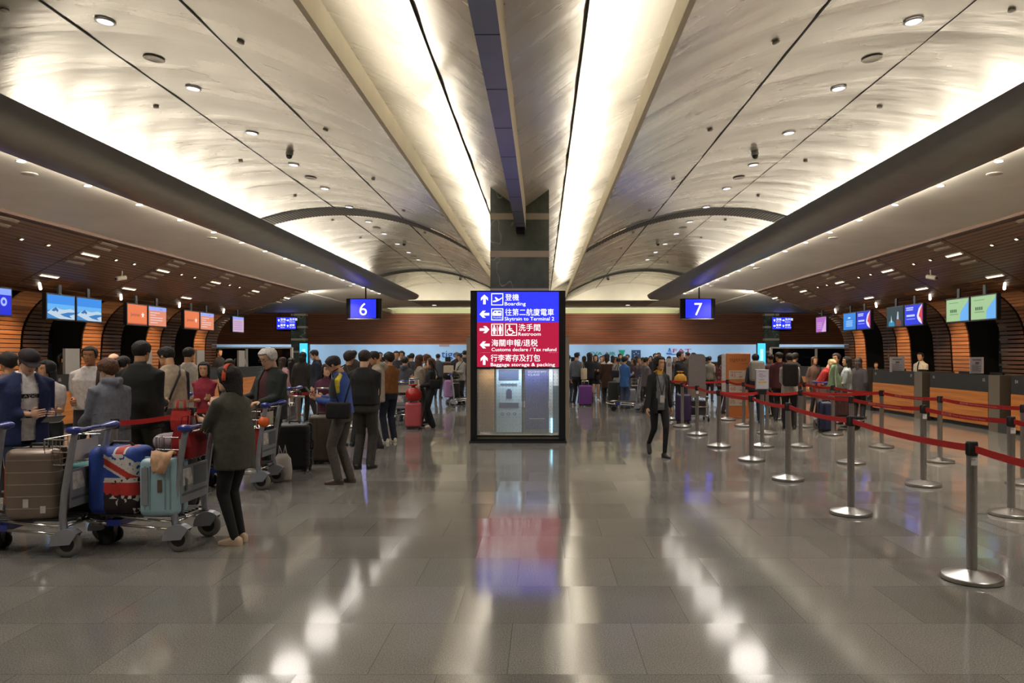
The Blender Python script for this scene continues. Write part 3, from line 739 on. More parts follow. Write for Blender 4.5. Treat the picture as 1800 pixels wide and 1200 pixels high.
gm, nt, b_, N, L = nodes_of('showcase_glass')
b_.inputs['Base Color'].default_value = (.9, .95, .95, 1); b_.inputs['Roughness'].default_value = .03; b_.inputs['Alpha'].default_value = .16
MB().box(lx(838.5), lx(982.5), .004, .010, sz(764), sz(648)).build('glass_pane', gm, sign)
for u0, u1 in ((813.5, 826), (995, 1003)):
    MB().box(lx(u0), lx(u1), .66, .74, .0, sz(590)).build('stone_fin', mat('b9ab96', .5, 0, .05, 5), sign)

area('showcase_lamp', (ox, 13.42, sz(652)), (0, .45, -1), 1.3, .06, 4.5, (.85, .95, 1))

# ------------------------------------------------------------------ counter number signs hanging from the beams
def number_sign(n, x, side):
    e = empty('counter_number_sign', 'hanging lit blue sign with white number %s over the %s aisle' % ({'6': 'six', '7': 'seven'}[n], side), 'sign', (x, 27.9, 3.3))
    bl = mat('15161c', .3, .3, .1, 6)
    mb = MB(); prof = [(-.665, .05), (-.55, -.03), (-.48, -.045), (-.48, .2), (-.665, .2)]
    mb.prism(prof, (0, 0, -.36), (1, 0, 0), (0, 1, 0), .75, 0)
    mb.prism([(-p[0], p[1]) for p in reversed(prof)], (0, 0, -.36), (1, 0, 0), (0, 1, 0), .75, 0)
    mb.box(-.48, .48, -.04, .2, .36, .39); mb.box(-.48, .48, -.04, .2, -.36, -.34)
    mb.build('casing', bl, e)
    MB().box(-.48, .48, -.05, .19, -.34, .36).build('lit_face', glow('2a34f5', .75), e)
    t = MB(); write(t, n, (0, -.054, -.24), EX, EZ, .49, 0, align='c'); t.build('number', WHT, e)
    MB().prism([(-.6, 0), (-.35, -.1), (.35, -.1), (.6, 0), (.5, .2), (-.5, .2)], (0, 0, -.385), (1, 0, 0), (0, 1, 0), .022).build('drip_tray', mat('c9c6d4', .3, .4), e)
    MB().tube([(0.06, .1, .38), (.06, .1, .83)], .028, 8).build('stem', bl, e)
number_sign('6', at(639, 540, 27.9).x, 'left'); number_sign('7', at(1227, 540, 27.9).x, 'right')
for s, nm in ((-1, 'left'), (1, 'right')):
    u = 503 if s < 0 else 1374
    p = at(u, 568, 44.8)
    e = empty('hanging_direction_sign', 'small lit blue direction sign hanging before the end wall on the %s' % nm, 'sign', (p.x, p.y, p.z))
    MB().box(-.6, .6, 0, .12, -.38, .38).build('casing', BLACK, e)
    MB().box(-.57, .57, -.01, .0, -.36, .36).build('lit_face', glow('2a36f0', .75), e)
    t = MB()
    for i, (a, b) in enumerate((('登機', 'Boarding'), ('洗手間', 'Restroom'), ('電車', 'Skytrain'), ('退税', 'Tax refund'))):
        ox_, oz_ = (-.5 if i % 2 == 0 else .04), (.12 if i < 2 else -.22)
        arrow(t, (ox_ + .06, -.016, oz_ + .06), .15, ((0, 1), (1, 0), (-1, 0), (0, 1))[i], 0, EX, EZ)
        write(t, a, (ox_ + .16, -.014, oz_ + .05), EX, EZ, .12); write(t, b, (ox_ + .16, -.014, oz_ - .06), EX, EZ, .06)
    t.build('lettering', WHT, e)
    MB().tube([(-.4, .06, .38), (-.4, .06, .62 if s < 0 else .62)], .02, 6).build('hanger', BLACK, e)
    MB().tube([(.4, .06, .38), (.4, .06, .62)], .02, 6).build('hanger', BLACK, e)
# tall cyan light boxes on the far columns, white notice boards and small fittings
for s, nm in ((-1, 'left'), (1, 'right')):
    x = X(s, 13.75) if s > 0 else X(s, 14.05)
    e = empty('advert_light_box', 'tall cyan light box beside the %s end column' % nm, 'light box', (x, 44.9, 0))
    MB().box(-.28, .28, 0, .16, 0, 2.3).build('casing', BLACK, e)
    MB().box(-.24, .24, -.01, .0, .7, 2.25).build('lit_face', glow('3fb4f0', 1.1), e)
    MB().box(-.08, .1, -.014, -.01, 1.2, 1.9).build('picture', glow('9adcf5', 1.1), e)

# ------------------------------------------------------------------ airline back wall logos and counters
yb = 56.97
def wl(u): return (u - CX) * yb / FPX
def wz(v): return EYE - (v - HY) * yb / FPX
pk = yb / FPX
def wall_logo(name, label, parts):
    e = empty(name, label, 'wall logo', (wl(parts[0]), yb, wz(parts[1])))
    return e
def logo_text(label, text, u, v, hpx, wpx, col, name='airline_logo'):
    e = empty(name, label, 'wall logo', (wl(u), yb, wz(v)))
    mb = MB(); write(mb, text, (0, -.03, 0), EX, EZ, hpx * pk, 0, wpx * pk); k = len(mb.v)
    n = len(mb.v); mb2 = MB(); mb2.v = mb.v + [(p[0], p[1] + .03, p[2]) for p in mb.v]; mb2.f = list(mb.f) + [[i + n for i in reversed(f)] for f in mb.f]; mb2.m = [0] * len(mb2.f)
    mb2.build('lettering', mat(col, .4, 0, .03, 4), e); return e
e = logo_text('dark blue tigerair lettering on the pale far wall, left of the sign', 'tigerair', 776, 628, 13, 58, '1c5c9c')
MB().prism([(.4, -.35), (.9, -.5), (1.3, -.3), (.9, -.42)], (0, -.03, 0), EX, EZ, .02).build('smile_stripe', mat('e0a33a', .4), e)
logo_text('dark lettering of an airline name half hidden behind heads', 'airlines', 690, 629, 7, 34, '3a5570')
e = logo_text('green EVA AIR lettering on the pale far wall', 'EVA AIR', 1037, 624, 6, 45, '0f9a72')
poly = [(50, 9), (62, 9), (57, -5), (54, -5), (57, 1), (52, 4)]
MB().prism([(a * pk, b * pk) for a, b in poly], (0, -.03, 0), EX, EZ, .02).build('emblem', mat('12a066', .4), e)
e = tag(MB().box(-8 * pk, 8 * pk, 0, .05, -11 * pk, 5 * pk).build('dark_poster', mat('2b3a54', .5), None, loc=(wl(1118), yb - .05, wz(620))), 'dark square poster with a ring of pale stars on the far wall', 'poster')
st = MB()
for k in range(5):
    a = PI / 2 + 2 * PI * k / 5
    st.prism([((3.6 * math.cos(a) + 1.5 * math.cos(a + j * PI)) * pk if False else (3.8 * math.cos(a) + 1.4 * math.cos(a + 2 * PI * j / 3)) * pk, (3.8 * math.sin(a) - 2.5 + 1.4 * math.sin(a + 2 * PI * j / 3)) * pk) for j in range(3)], (0, -.012, 0), EX, EZ, .01)
st.build('star_print', mat('cfd8e0', .5), e)
e = logo_text('red slanted FAT lettering with a blue outline emblem on the far wall', 'FAT', 1183, 619.5, 7, 32, 'd01858')
m_ = MB()
for a, b in (((-6, 0), (-6, 8)), ((-9, 1), (-6, 8)), ((-3.5, 1), (-6, 8)), ((-12, -1), (-2, -1)), ((-12, -1), (-9, -3)), ((-9, -3), (14, -3))):
    bar2(m_, (0, -.03, 0), (a[0] * pk, a[1] * pk), (b[0] * pk, b[1] * pk), 1.1 * pk, 0)
m_.build('emblem', mat('3568b8', .4), e)
tag(MB().box(-9 * pk, 9 * pk, 0, .04, -3 * pk, 3 * pk).build('hanging_notice', mat('c79a96', .5), None, loc=(wl(781), yb - .04, 2.3)), 'small pinkish notice on the far wall above the tigerair lettering', 'notice')
tag(MB().box(-3 * pk, 3 * pk, 0, .05, -3 * pk, 3 * pk).build('wall_notice', mat('2c6a6a', .5), None, loc=(wl(1016), yb - .05, wz(622))), 'small teal notice on the far wall left of EVA AIR', 'notice')
p = at(706, 625, 55)
for k, (x0, x1) in enumerate(((-14, -9), (-8, -2.2), (1.2, 6.6), (7.6, 13))):
    e = empty('airline_counter', 'wooden airline counter with white top below the far wall, %s from left' % ('first', 'second', 'third', 'fourth')[k], 'counter', ((x0 + x1) / 2, 53.4, 0))
    h = (x1 - x0) / 2
    MB().box(-h, h, 0, .8, 0, .98).build('body', mat('8a5636', .5, 0, .1, 3), e)
    MB().box(-h - .05, h + .05, -.06, .85, .98, 1.05).build('worktop', mat('d9d4cc', .4), e)
    for j in range(3):
        MB().box(-h * .6 + j * h * .6 - .2, -h * .6 + j * h * .6 + .2, .3, .36, 1.05, 1.38).build('monitor', BLACK, e)

# ------------------------------------------------------------------ flight information screens under the canopies
SCR_Y = [12.95, 16.0, 19.1, 22.15, 25.6]
EY = V((0, 1, 0))
def screen(s, y, design, label, w=.93):
    """flat display at r 10.3 facing the hall; y is its near edge"""
    e = empty('information_screen', label, 'screen', (X(s, 10.28), y, 2.64), 0)
    ex = V((0, 1, 0)) if s < 0 else V((0, -1, 0))       # text direction as read from the hall
    x0 = 0 if s < 0 else w
    MB().box(0 if s > 0 else -.09, .09 if s > 0 else 0, -.03, w + .03, -.29, .29).build('casing', BLACK, e)
    MB().box(.02 if s > 0 else -.06, .06 if s > 0 else -.02, w / 2 - .05, w / 2 + .05, .29, .50).build('bracket', BLACK, e)
    def P(a, b, lift=.004): return V((-s * lift, (a * w) if s < 0 else (w - a * w), -.26 + b * .52))
    faces = {}
    def quad(col, pts, em=1.0, lift=.004):
        mb = faces.setdefault((col, em), MB()); n = len(pts)
        mb.add([P(a, b, lift) for a, b in pts], [tuple(range(n))])
    def text(col, t, a, b, hh, wd=None, al='l', em=1.0):
        mb = faces.setdefault((col, em), MB())
        write(mb, t, P(a, b, .007), ex, EZ, hh * .52, 0, wd * w if wd else None, al)
    design(quad, text)
    names = iter(('picture', 'print', 'print', 'print', 'print', 'print', 'print'))
    for (c, em), mb in faces.items(): mb.build(next(names), glow(c, em * .62), e)
R = lambda a0, b0, a1, b1: [(a0, b0), (a1, b0), (a1, b1), (a0, b1)]
def circ(a, b, r, k=.56, n=18): return [(a + r * k * math.cos(2 * PI * i / n), b + r * math.sin(2 * PI * i / n)) for i in range(n)]
def d_mount(q, t):
    q('2f8ae8', R(0, 0, 1, 1)); q('5fb0f0', R(0, .35, 1, .62), 1, .005); q('cfe6f8', [(0, .25), (.15, .38), (.3, .5), (.42, .42), (.6, .4), (.85, .46), (1, .4), (1, .0), (0, 0)], .8, .006)
    q('2b6aa8', [(.14, .34), (.3, .5), (.4, .36), (.36, .28), (.3, .34), (.22, .3)], 1, .007); q('2f78bc', [(.45, .2), (.75, .3), (1, .32), (1, .24), (.8, .16), (.9, .05), (.6, .12)], 1, .007); q('3f86c8', [(0, .22), (.3, .06), (.45, 0), (0, 0)], 1, .007)
def d_blue(q, t):
    q('1424d8', R(0, 0, 1, 1)); q('8aa6ff', R(0, .76, 1, 1), 1, .005); q('a8bcff', circ(.78, .5, .17), 1, .006); q('a8bcff', circ(.56, .26, .17), 1, .006); q('a8bcff', circ(.3, .52, .17), 1, .006)
    text_c = '2a3ad8'
    q(text_c, circ(.78, .5, .08), 1, .007); q(text_c, circ(.56, .26, .08), 1, .007); q('2a58c0', R(.1, .84, .5, .9), 1, .007)
def star(a, b, r):
    return [(a + (r if i % 2 == 0 else r * .45) * .56 * math.sin(PI * i / 5), b + (r if i % 2 == 0 else r * .45) * math.cos(PI * i / 5)) for i in range(10)]
def d_jet(q, t):
    q('e8784a', R(0, 0, 1, 1)); q('b85a40', R(0, 0, 1, .06), .8, .005); t('5a3a34', 'Jetstar', .14, .42, .17, .5); q('f3ece6', star(.78, .5, .17), 1, .006)
def d_jet2(q, t):
    q('e08a6a', R(0, 0, 1, 1)); q('9aaaf0', R(0, .8, 1, 1), 1, .005); t('4a5ac0', 'Jetstar', .62, .86, .08)
    for k in range(5): q('f0cfd0', R(.08, .66 - .13 * k, (.62, .4, .8, .78, .5)[k], .71 - .13 * k), .9, .006)
def d_lilac(q, t):
    q('c9a9c8', R(0, 0, 1, 1)); q('8aa2f5', R(0, .85, 1, 1), 1, .005)
    for k in range(5): q('a98ab8', R(.1, .66 - .13 * k, .85, .7 - .13 * k), .9, .006)
def d_violet(q, t):
    q('b06ac0', R(0, 0, 1, 1)); q('d8a8e0', [(.55, 0), (1, 0), (1, 1), (.85, .6)], 1, .005)
    for k in range(4): q('d8b8e8', R(.12, .6 - .12 * k, .6, .64 - .12 * k), .9, .006)
def d_text(q, t):
    q('2f86e0', R(0, 0, 1, 1)); q('d8ecff', R(.38, .68, .58, .76), 1, .006)
    for k in range(4): q('a8d0f8', R(.22, .5 - .1 * k, .75, .55 - .1 * k), 1, .006)
def d_wave(q, t):
    q('2238e0', R(0, 0, 1, 1)); q('c8d0ff', R(.08, .84, .5, .9), 1, .006); q('c8d0ff', R(.08, .74, .48, .8), 1, .006); q('c8d0ff', R(.1, .42, .58, .52), 1, .006)
    q('b8c0ff', R(.1, .28, .6, .31), 1, .006)
    q('e8e4f4', [(.98, 1), (.8, .8), (.7, .45), (.72, .3), (.8, .15), (.98, 0)], 1, .006); q('d83a4a', [(1, .98), (.88, .7), (.8, .42), (.9, .3), (.98, .04), (1, .04)], 1, .007)
def d_photo(q, t):
    q('24404a', R(0, 0, 1, 1), .8); q('2a8ab0', [(.1, 0), (.12, .25), (.3, .35), (.45, .22), (.5, 0)], 1, .005); q('c8d8e0', [(.24, .2), (.27, .6), (.34, .2)], .9, .006)
    q('7a4038', [(.55, 0), (.58, .3), (.75, .35), (.88, .25), (.9, 0)], .9, .005); q('d8d8e8', [(.62, .35), (.66, .75), (.72, .75), (.74, .35)], .8, .006)
def d_green(q, t):
    q('a9cf9a', R(0, 0, 1, 1), .9); [q('4a6a4a', R(.18 + .08 * j, .40, .24 + .08 * j, .54), .9, .006) for j in range(4)]; q('6a8a5a', R(.16, .3, .55, .33), .9, .006); q('7a9a7a', R(.12, .82, .56, .85), .9, .006)
    q('6ab0f0', [(.62, 0), (.64, .35), (.72, .5), (.9, .75), (1, .9), (1, 0)], 1, .005)
DES = {-1: [('two', d_blue, d_blue), ('w', d_mount, d_mount), ('j', d_jet, d_jet2), ('k', d_jet, d_jet2), ('l', d_lilac, None)],
       1: [('two', d_green, d_green), ('w', d_green, d_green), ('j', d_photo, d_wave), ('k', d_text, d_wave), ('l', d_violet, None)]}
LBL = {(-1, 0): ('blue screen with pale rings hung nearest the viewer on the left', 'second blue screen with pale rings, at the left picture edge'),
       (-1, 1): ('first of two blue screens showing a snowy mountain, nearer the viewer', 'second of two blue screens showing a snowy mountain, farther along'),
       (-1, 2): ('nearer orange Jetstar screen with a white star', 'orange screen with pale text lines beside the nearer Jetstar screen'),
       (-1, 3): ('farther orange Jetstar screen with a white star', 'orange screen with pale text lines beside the farther Jetstar screen'),
       (-1, 4): ('single lilac screen at the far end of the left counters',),
       (1, 0): ('pale green screen hung nearest the viewer on the right, out at the edge', 'second pale green screen near the right picture edge'),
       (1, 1): ('larger pale green screen nearer the viewer on the right', 'smaller pale green screen next to it on the right'),
       (1, 2): ('blue screen with a red and white wave, larger of two', 'dark screen showing two figures'),
       (1, 3): ('blue screen with a red and white wave, smaller of two', 'sky blue screen with white text lines'),
       (1, 4): ('single violet screen at the far end of the right counters',)}
for s in (-1, 1):
    for k, y in enumerate(SCR_Y):
        if k == 0 and s > 0: continue
        a, b = DES[s][k][1:]
        if s > 0 and k in (2, 3): a, b = b, a
        screen(s, y + (.0 if s < 0 else .05), a, LBL[(s, k)][0])
        if b: screen(s, y + (1.03 if s < 0 else 1.08), b, LBL[(s, k)][1])

# ------------------------------------------------------------------ check-in counters
NTXT = mat('b9b4aa', .5)
STONE = mat('5b5348', .5, 0, .12, 40)
DKPAN = mat('1a1a1a', .5, 0, .1, 4)
def counter(s, y, num, label):
    """one desk: wooden front, dark raised panel, stone pier, weighing gap; local x points to the passenger side"""
    e = empty('check_in_counter', label, 'counter', (X(s, 9.76), y, 0), 0)
    d = -s                                             # towards the hall
    q = lambda a, b: (d * a, d * b)
    bx = lambda a, b, y0, y1, z0, z1: MB().box(d * a, d * b, y0, y1, z0, z1)
    bx(-.75, 0, .08, 2.4, .1, .80).build('wood_front', WOOD_DESK, e)
    bx(-.7, -.06, .1, 2.38, 0, .1).build('plinth', BLACK, e)
    bx(-.12, -.02, .06, 2.42, .80, 1.16).build('raised_panel', DKPAN, e)
    bx(-.75, -.12, .06, 2.42, .80, .84).build('desk_top', mat('2a2622', .4), e)
    bx(-.80, .0, -.32, .06, 0, 1.16).build('stone_pier', STONE, e)
    bx(-.7, .05, 2.42, 2.74, .0, .28).build('weighing_belt', mat('2b2b2b', .6), e)
    ex = V((0, 1, 0)) if s < 0 else V((0, -1, 0))
    t = MB()
    for yy, n in ((.25, num), (2.25, num + 1)):
        write(t, '%02d' % n, (d * -.016, yy, 1.02), ex, EZ, .07, 0, None, 'c')
    t.build('number', NTXT, e)
    bx(-.55, -.5, .4, .85, .84, 1.2).build('monitor', BLACK, e)
    bx(-.55, -.5, 1.6, 2.05, .84, 1.2).build('monitor', BLACK, e)
    bx(-.28, -.22, .75, 1.25, 1.16, 1.72).build('notice_board', mat('a8a29c', .5, 0, .03, 4), e) if s < 0 else None
    return e
ORD = ['nearest the viewer', 'second from the viewer', 'third from the viewer', 'fourth from the viewer', 'fifth from the viewer', 'sixth from the viewer']
for s in (-1, 1):
    for k in range(6):
        y = 8.94 + 3.08 * k
        counter(s, y + .3, 11 - 2 * k if False else 1 + 2 * k, 'check-in counter with wooden front and dark raised panel on the %s, %s' % ('left' if s < 0 else 'right', ORD[k]))
    # glazed service booth behind the far end of the counters
    bx0 = X(s, 9.6); e = empty('service_booth', 'grey service booth with dark window at the end of the %s counters' % ('left' if s < 0 else 'right'), 'booth', (bx0, 29.6, 0))
    w_ = s * 3.6
    MB().box(0, w_, 0, .1, 0, 1.05).build('lower_panel', mat('8f8a84', .5), e)
    f = MB()
    for a in (0, .5, 1): f.box(w_ * a - .04, w_ * a + .04, -.02, .08, 1.05, 1.86)
    f.box(0, w_, -.02, .08, 1.82, 1.88); f.build('window_frame', mat('cfcac4', .5), e)
    MB().box(0, w_, .04, .06, 1.05, 1.82).build('glass_pane', mat('15161a', .08, .3), e)
    MB().box(-s * .05, w_ + s * .05, -.3, .1, 1.02, 1.07).build('shelf', mat('b9b4ae', .4), e)

# white A3 notices standing on the right counters
def notice(u, v0, v1, d, w, label, lines=6):
    p = at(u, v1, d); h = (v1 - v0) * d / FPX
    e = empty('notice', label, 'notice', p, 0)
    MB().box(-w / 2, w / 2, 0, .012, 0, h).build('sheet', mat('c9c2c6', .5, 0, .03, 4), e)
    m = MB()
    m.box(-w * .32, w * .32, -.003, 0, h * .8, h * .86); m.box(-w * .1, w * .15, -.003, 0, h * .58, h * .7)
    for k in range(lines): m.box(-w * .36, w * (.1 + .2 * (k % 2)), -.003, 0, h * (.5 - .07 * k), h * (.525 - .07 * k))
    m.build('print', mat('6f6a74', .5), e)
notice(1577, 627, 653.5, 19.75, .39, 'white printed notice standing on a right counter beside an agent')
notice(1717, 627.5, 656.2, 16.6, .31, 'white printed notice standing on the nearer right counter')
# ------------------------------------------------------------------ queue barriers
BELT = mat('c5221f', .7, 0, .08, 30)
STICK = mat('e8e6e0', .6, 0, .03, 5)
PRINT = mat('f0b0a4', .6, 0, .05, 9)
def belt_mb(p, q, h=.93, wd=.05, sag=.025):
    """webbing from post p to post q in the local frame of p"""
    mb = MB(); d = V((q[0] - p[0], q[1] - p[1], 0)); L = d.length; t = d / L; n = V((-t.y, t.x, 0)) * .0016
    rows = []
    for i in range(13):
        f = i / 12; z = h - sag * 4 * f * (1 - f)
        c = t * (.045 + (L - .09) * f) + V((0, 0, z))
        rows.append([c - n + V((0, 0, -wd / 2)), c + n + V((0, 0, -wd / 2)), c + n + V((0, 0, wd / 2)), c - n + V((0, 0, wd / 2))])
    mb.loft(rows)
    return mb, t, L
POSTN = [0]
def post(p, label, group, links=(), sticker=False, printed=False, h=.98, words=''):
    e = empty('barrier_post', label, 'barrier post', (p[0], p[1], 0), 0, group)
    MB().lathe([(.001, 0), (.19, 0), (.2, .006), (.2, .028), (.195, .034), (.05, .07), (.036, .075), (.001, .075)], 36).build('base', STEEL, e, auto=35)
    MB().lathe([(.001, .07), (.035, .07), (.035, h - .1), (.001, h - .1)], 20).build('pole', STEEL, e, auto=40)
    hd = MB().lathe([(.001, h - .1), (.037, h - .1), (.037, h - .004), (.034, h), (.001, h)], 20)
    for a in range(4):
        c, s_ = math.cos(a * PI / 2), math.sin(a * PI / 2)
        hd.tube([(.03 * c, .03 * s_, h - .09), (.03 * c, .03 * s_, h - .01)], .016, 6)
    hd.build('head', BLACK, e, auto=40)
    if sticker:
        MB().add([(-.028 + .0, -.037, .815), (.022, -.038, .815), (.022, -.038, .87), (-.028, -.037, .87)], [(0, 1, 2, 3)]).build('sticker', STICK, e)
        t = MB(); write(t, '113', (-.024, -.0386, .848), EX, EZ, .015); t.build('sticker_number', BLACK, e)
    for q in links:
        mb, t, L = belt_mb(p, q)
        b = mb.build('belt', BELT, e)
        if printed:
            ex = t if t.x > 0 else -t; nrm = ex.cross(EZ)
            side = 1 if nrm.y < 0 else -1
            if side < 0: ex = -ex; nrm = -nrm
            w_ = MB(); o = t * (L * .5) + V((0, 0, .93 - .022)) + nrm * .003
            write(w_, '歡迎光臨', o - ex * .42 + V((0, 0, -.008)), ex, EZ, .022, 0, .2)
            write(w_, 'Taiwan Taoyuan International Airport', o - ex * .2 + V((0, 0, -.008)), ex, EZ, .019, 0, .62)
            w_.build('belt_print', PRINT, b)
    return e
G_R = 'steel queue posts with red belts on the right'
rowa = [(3.12, 18.1), (3.08, 16.25), (3.07, 14.65), (3.05, 12.76), (3.15, 11.12), (3.13, 9.41), (3.09, 7.40), (3.05, 5.25), (3.02, 3.5)]
rowb = [(4.5, 17.95), (4.47, 16.4), (4.52, 14.86), (4.46, 12.76), (4.53, 10.83), (4.64, 9.0), (4.66, 7.35), (4.68, 5.6)]
rowc = [(5.8, 18.1), (5.76, 16.25), (5.76, 14.65), (5.82, 12.68), (5.89, 10.95), (5.91, 9.08), (5.95, 7.2)]
SP_ = (3.80, 12.78)
NTH = ['first', 'second', 'third', 'fourth', 'fifth', 'sixth', 'seventh', 'eighth', 'ninth']
for i, p in enumerate(rowa):
    lk = [rowa[i + 1]] if i + 1 < len(rowa) and i not in (0,) else []
    if i == 0: lk = [rowb[0]]
    if i == 3: lk.append(SP_)
    nm = NTH[len(rowa) - 2 - i] if i < 8 else None
    lab = 'steel queue post in the row beside the central aisle, %s from the viewer' % nm if nm else 'steel queue post beside the aisle, just outside the right picture edge'
    post(p, lab, G_R, lk, sticker=(i in (7, 2)), printed=(i in (4, 5, 6, 7)))
for i, p in enumerate(rowb):
    lk = [rowb[i + 1]] if i + 1 < len(rowb) and i != 2 else []
    if i == 3: lk.append(rowc[3])
    post(p, 'steel queue post in the middle row on the right, %s from the far end' % NTH[i], G_R, lk, sticker=(i in (5, 6)), printed=(i in (4, 5, 6)))
for i, p in enumerate(rowc):
    lk = [rowc[i + 1]] if i + 1 < len(rowc) else []
    post(p, 'steel queue post in the row nearest the right counters, %s from the far end' % NTH[i], G_R, lk, printed=(i in (3, 4, 5)))
post((8.0, 18.7), 'steel queue post standing close to the far right counter', G_R)
rowd = [(-4.12, 7.13), (-4.06, 8.6), (-4.1, 10.5), (-4.08, 12.4), (-4.1, 14.3), (-4.1, 16.2)]
for i, p in enumerate(rowd):
    post(p, 'steel queue post among the queue on the left, %s from the viewer' % NTH[i], 'steel queue posts with red belts on the left', [rowd[i + 1]] if i + 1 < len(rowd) else [])
for i, p in enumerate([(-6.4, 19.4), (-5.0, 19.5)]):
    post(p, 'steel queue post far behind the grey haired man, %s' % ('left one' if i == 0 else 'right one'), 'steel queue posts with red belts on the left', [(-5.0, 19.5)] if i == 0 else [(-3.6, 19.8)])
post((-3.6, 19.8), 'steel queue post far behind the woman in maroon', 'steel queue posts with red belts on the left')
# sign holder on a post
e = empty('sign_holder', 'framed white notice on a steel post in the right queue', 'sign holder', (SP_[0], SP_[1], 0))
MB().lathe([(.001, 0), (.19, 0), (.2, .006), (.2, .028), (.195, .034), (.05, .07), (.036, .075), (.001, .075)], 36).build('base', STEEL, e, auto=35)
MB().lathe([(.001, .07), (.035, .07), (.035, .9), (.001, .9)], 20).build('pole', STEEL, e, auto=40)
MB().box(-.07, .07, -.03, .03, .9, .985).build('bracket', BLACK, e)
MB().rbox(-.12, .12, -.012, .012, .985, 1.335, .008).build('frame', mat('9a9aa0', .4, .5), e)
MB().box(-.105, .105, -.0145, -.011, 1.0, 1.32).build('sheet', mat('cbc6cf', .5, 0, .02, 4), e)
m = MB(); m.box(-.07, .07, -.0165, -.0145, 1.295, 1.302)
for k, (a, b) in enumerate(((-.06, .01), (-.06, .06), (-.02, 0), (-.05, .03))): m.box(a, b, -.0165, -.0145, 1.25 - .032 * k, 1.258 - .032 * k)
m.build('print', mat('7a5a72', .5), e)
MB().box(-.07, .07, -.0165, -.0145, 1.1, 1.125).build('yellow_print', mat('d2b63e', .5), e)
mb, t, L = belt_mb(SP_, rowb[3]); mb.build('belt', BELT, e)

# ------------------------------------------------------------------ stands on the right
p = fl(1298, 18.5)
e = empty('banner_stand', 'tall orange tigerair banner stand with baggage size figures behind the queue posts', 'banner', p)
W2, Hh = .31, 1.62
MB().rbox(-W2, W2, 0, .06, 0, Hh, .02).build('panel', mat('c7793f', .6, 0, .05, 3), e)
MB().box(-W2 - .1, -W2, .01, .07, .6, Hh - .02).build('side_panel', mat('c9c2bc', .6), e)
MB().box(-W2 - .05, W2 + .05, -.15, .25, 0, .025).build('foot', mat('8a5f3a', .6), e)
t = MB(); write(t, 'tigerair', (0, -.004, Hh - .2), EX, EZ, .1, 0, .44, 'c'); write(t, 'taiwan', (.08, -.004, Hh - .27), EX, EZ, .035, 0, .15); t.build('lettering', mat('7a4327', .5), e)
for k, n in enumerate(('45', '60', '10')):
    z1 = Hh - .43 - .33 * k; b = MB().box(-.24, .2, -.008, .0, z1 - .22, z1).build('white_field', mat('c9bcae', .6), e)
    t = MB(); write(t, n, (-.2, -.010, z1 - .17), EX, EZ, .1); t.box(-.2, .1, -.011, -.009, z1 - .05, z1 - .035); t.box(.02, .1, -.011, -.009, z1 - .17, z1 - .15); t.build('figures', mat('b3663a', .5), b)
# mobile check-in kiosk seen from behind, on a chrome frame
p = fl(1226, 17.6)
e = empty('mobile_kiosk', 'grey round-topped kiosk back on a chrome wheeled frame behind the queue posts', 'kiosk', p)
mb = MB(); pr_ = [(-.2, .62), (.2, .62), (.2, 1.5)] + [(.2 - .1 + .1 * math.cos(a), 1.5 + .1 * math.sin(a)) for a in (PI / 8, PI / 4, 3 * PI / 8, PI / 2)] + [(-.1 + .1 * math.cos(a), 1.5 + .1 * math.sin(a)) for a in (PI / 2, 5 * PI / 8, 3 * PI / 4, 7 * PI / 8)] + [(-.2, 1.5)]
mb.prism([(a, b) for a, b in pr_], (0, .12, 0), EX, EZ, -.0 + .1); mb.build('body', mat('7b7470', .5, 0, .06, 30), e)
MB().box(-.21, .21, .0, .13, .58, .86).build('lower_shroud', mat('857063', .5, 0, .05, 10), e)
f = MB()
for a in (-.24, .24):
    f.tube([(a, -.1, .1), (a, -.1, .58)], .012, 8); f.tube([(a, .4, .1), (a, .4, .58)], .012, 8); f.tube([(a, -.1, .12), (a, .4, .12)], .012, 8); f.tube([(a, -.1, .58), (a, .4, .58)], .012, 8)
for z in (.12, .35, .58): f.tube([(-.24, -.1, z), (.24, -.1, z)], .012, 8); f.tube([(-.24, .4, z), (.24, .4, z)], .012, 8)
f.build('chrome_frame', CHROME, e, smooth=True)
MB().rbox(-.19, -.02, -.06, .3, .15, .5, .02).build('printer', BLACK, e); MB().rbox(.02, .19, -.06, .3, .15, .5, .02).build('computer', mat('2b2b2e', .4), e)
for a in (-.24, .24):
    for b in (-.1, .4): MB().lathe([(.001, -.015), (.05, -.015), (.05, .015), (.001, .015)], 14, 0, (a, b, .05), 'x').build('caster', RUBBER, e)
p = fl(1176, 16.9)
e = empty('info_panel', 'narrow pale information panel on a pole behind the walking woman', 'panel', p)
MB().rbox(-.065, .065, -.012, .012, 1.0, 1.5, .008).build('panel', mat('b5aea6', .5), e)
MB().ball((0.0, -.016, 1.36), (.035, .006, .05), 0).build('round_print', mat('8a827c', .5), e)
MB().tube([(0, 0, .03), (0, 0, 1.0)], .015, 8).build('pole', STEEL, e); MB().lathe([(.001, 0), (.13, 0), (.13, .02), (.02, .035), (.001, .035)], 24).build('base', STEEL, e, auto=40)
p = fl(995.5, 21.6)
e = empty('info_panel', 'tall white panel on a pole just right of the lit direction sign', 'panel', p)
MB().rbox(-.055, .055, -.02, .02, .75, 1.6, .01).build('panel', mat('b9aea2', .5), e)
MB().tube([(0, 0, .03), (0, 0, .75)], .02, 8).build('pole', STEEL, e); MB().lathe([(.001, 0), (.15, 0), (.15, .02), (.02, .035), (.001, .035)], 24).build('base', STEEL, e, auto=40)

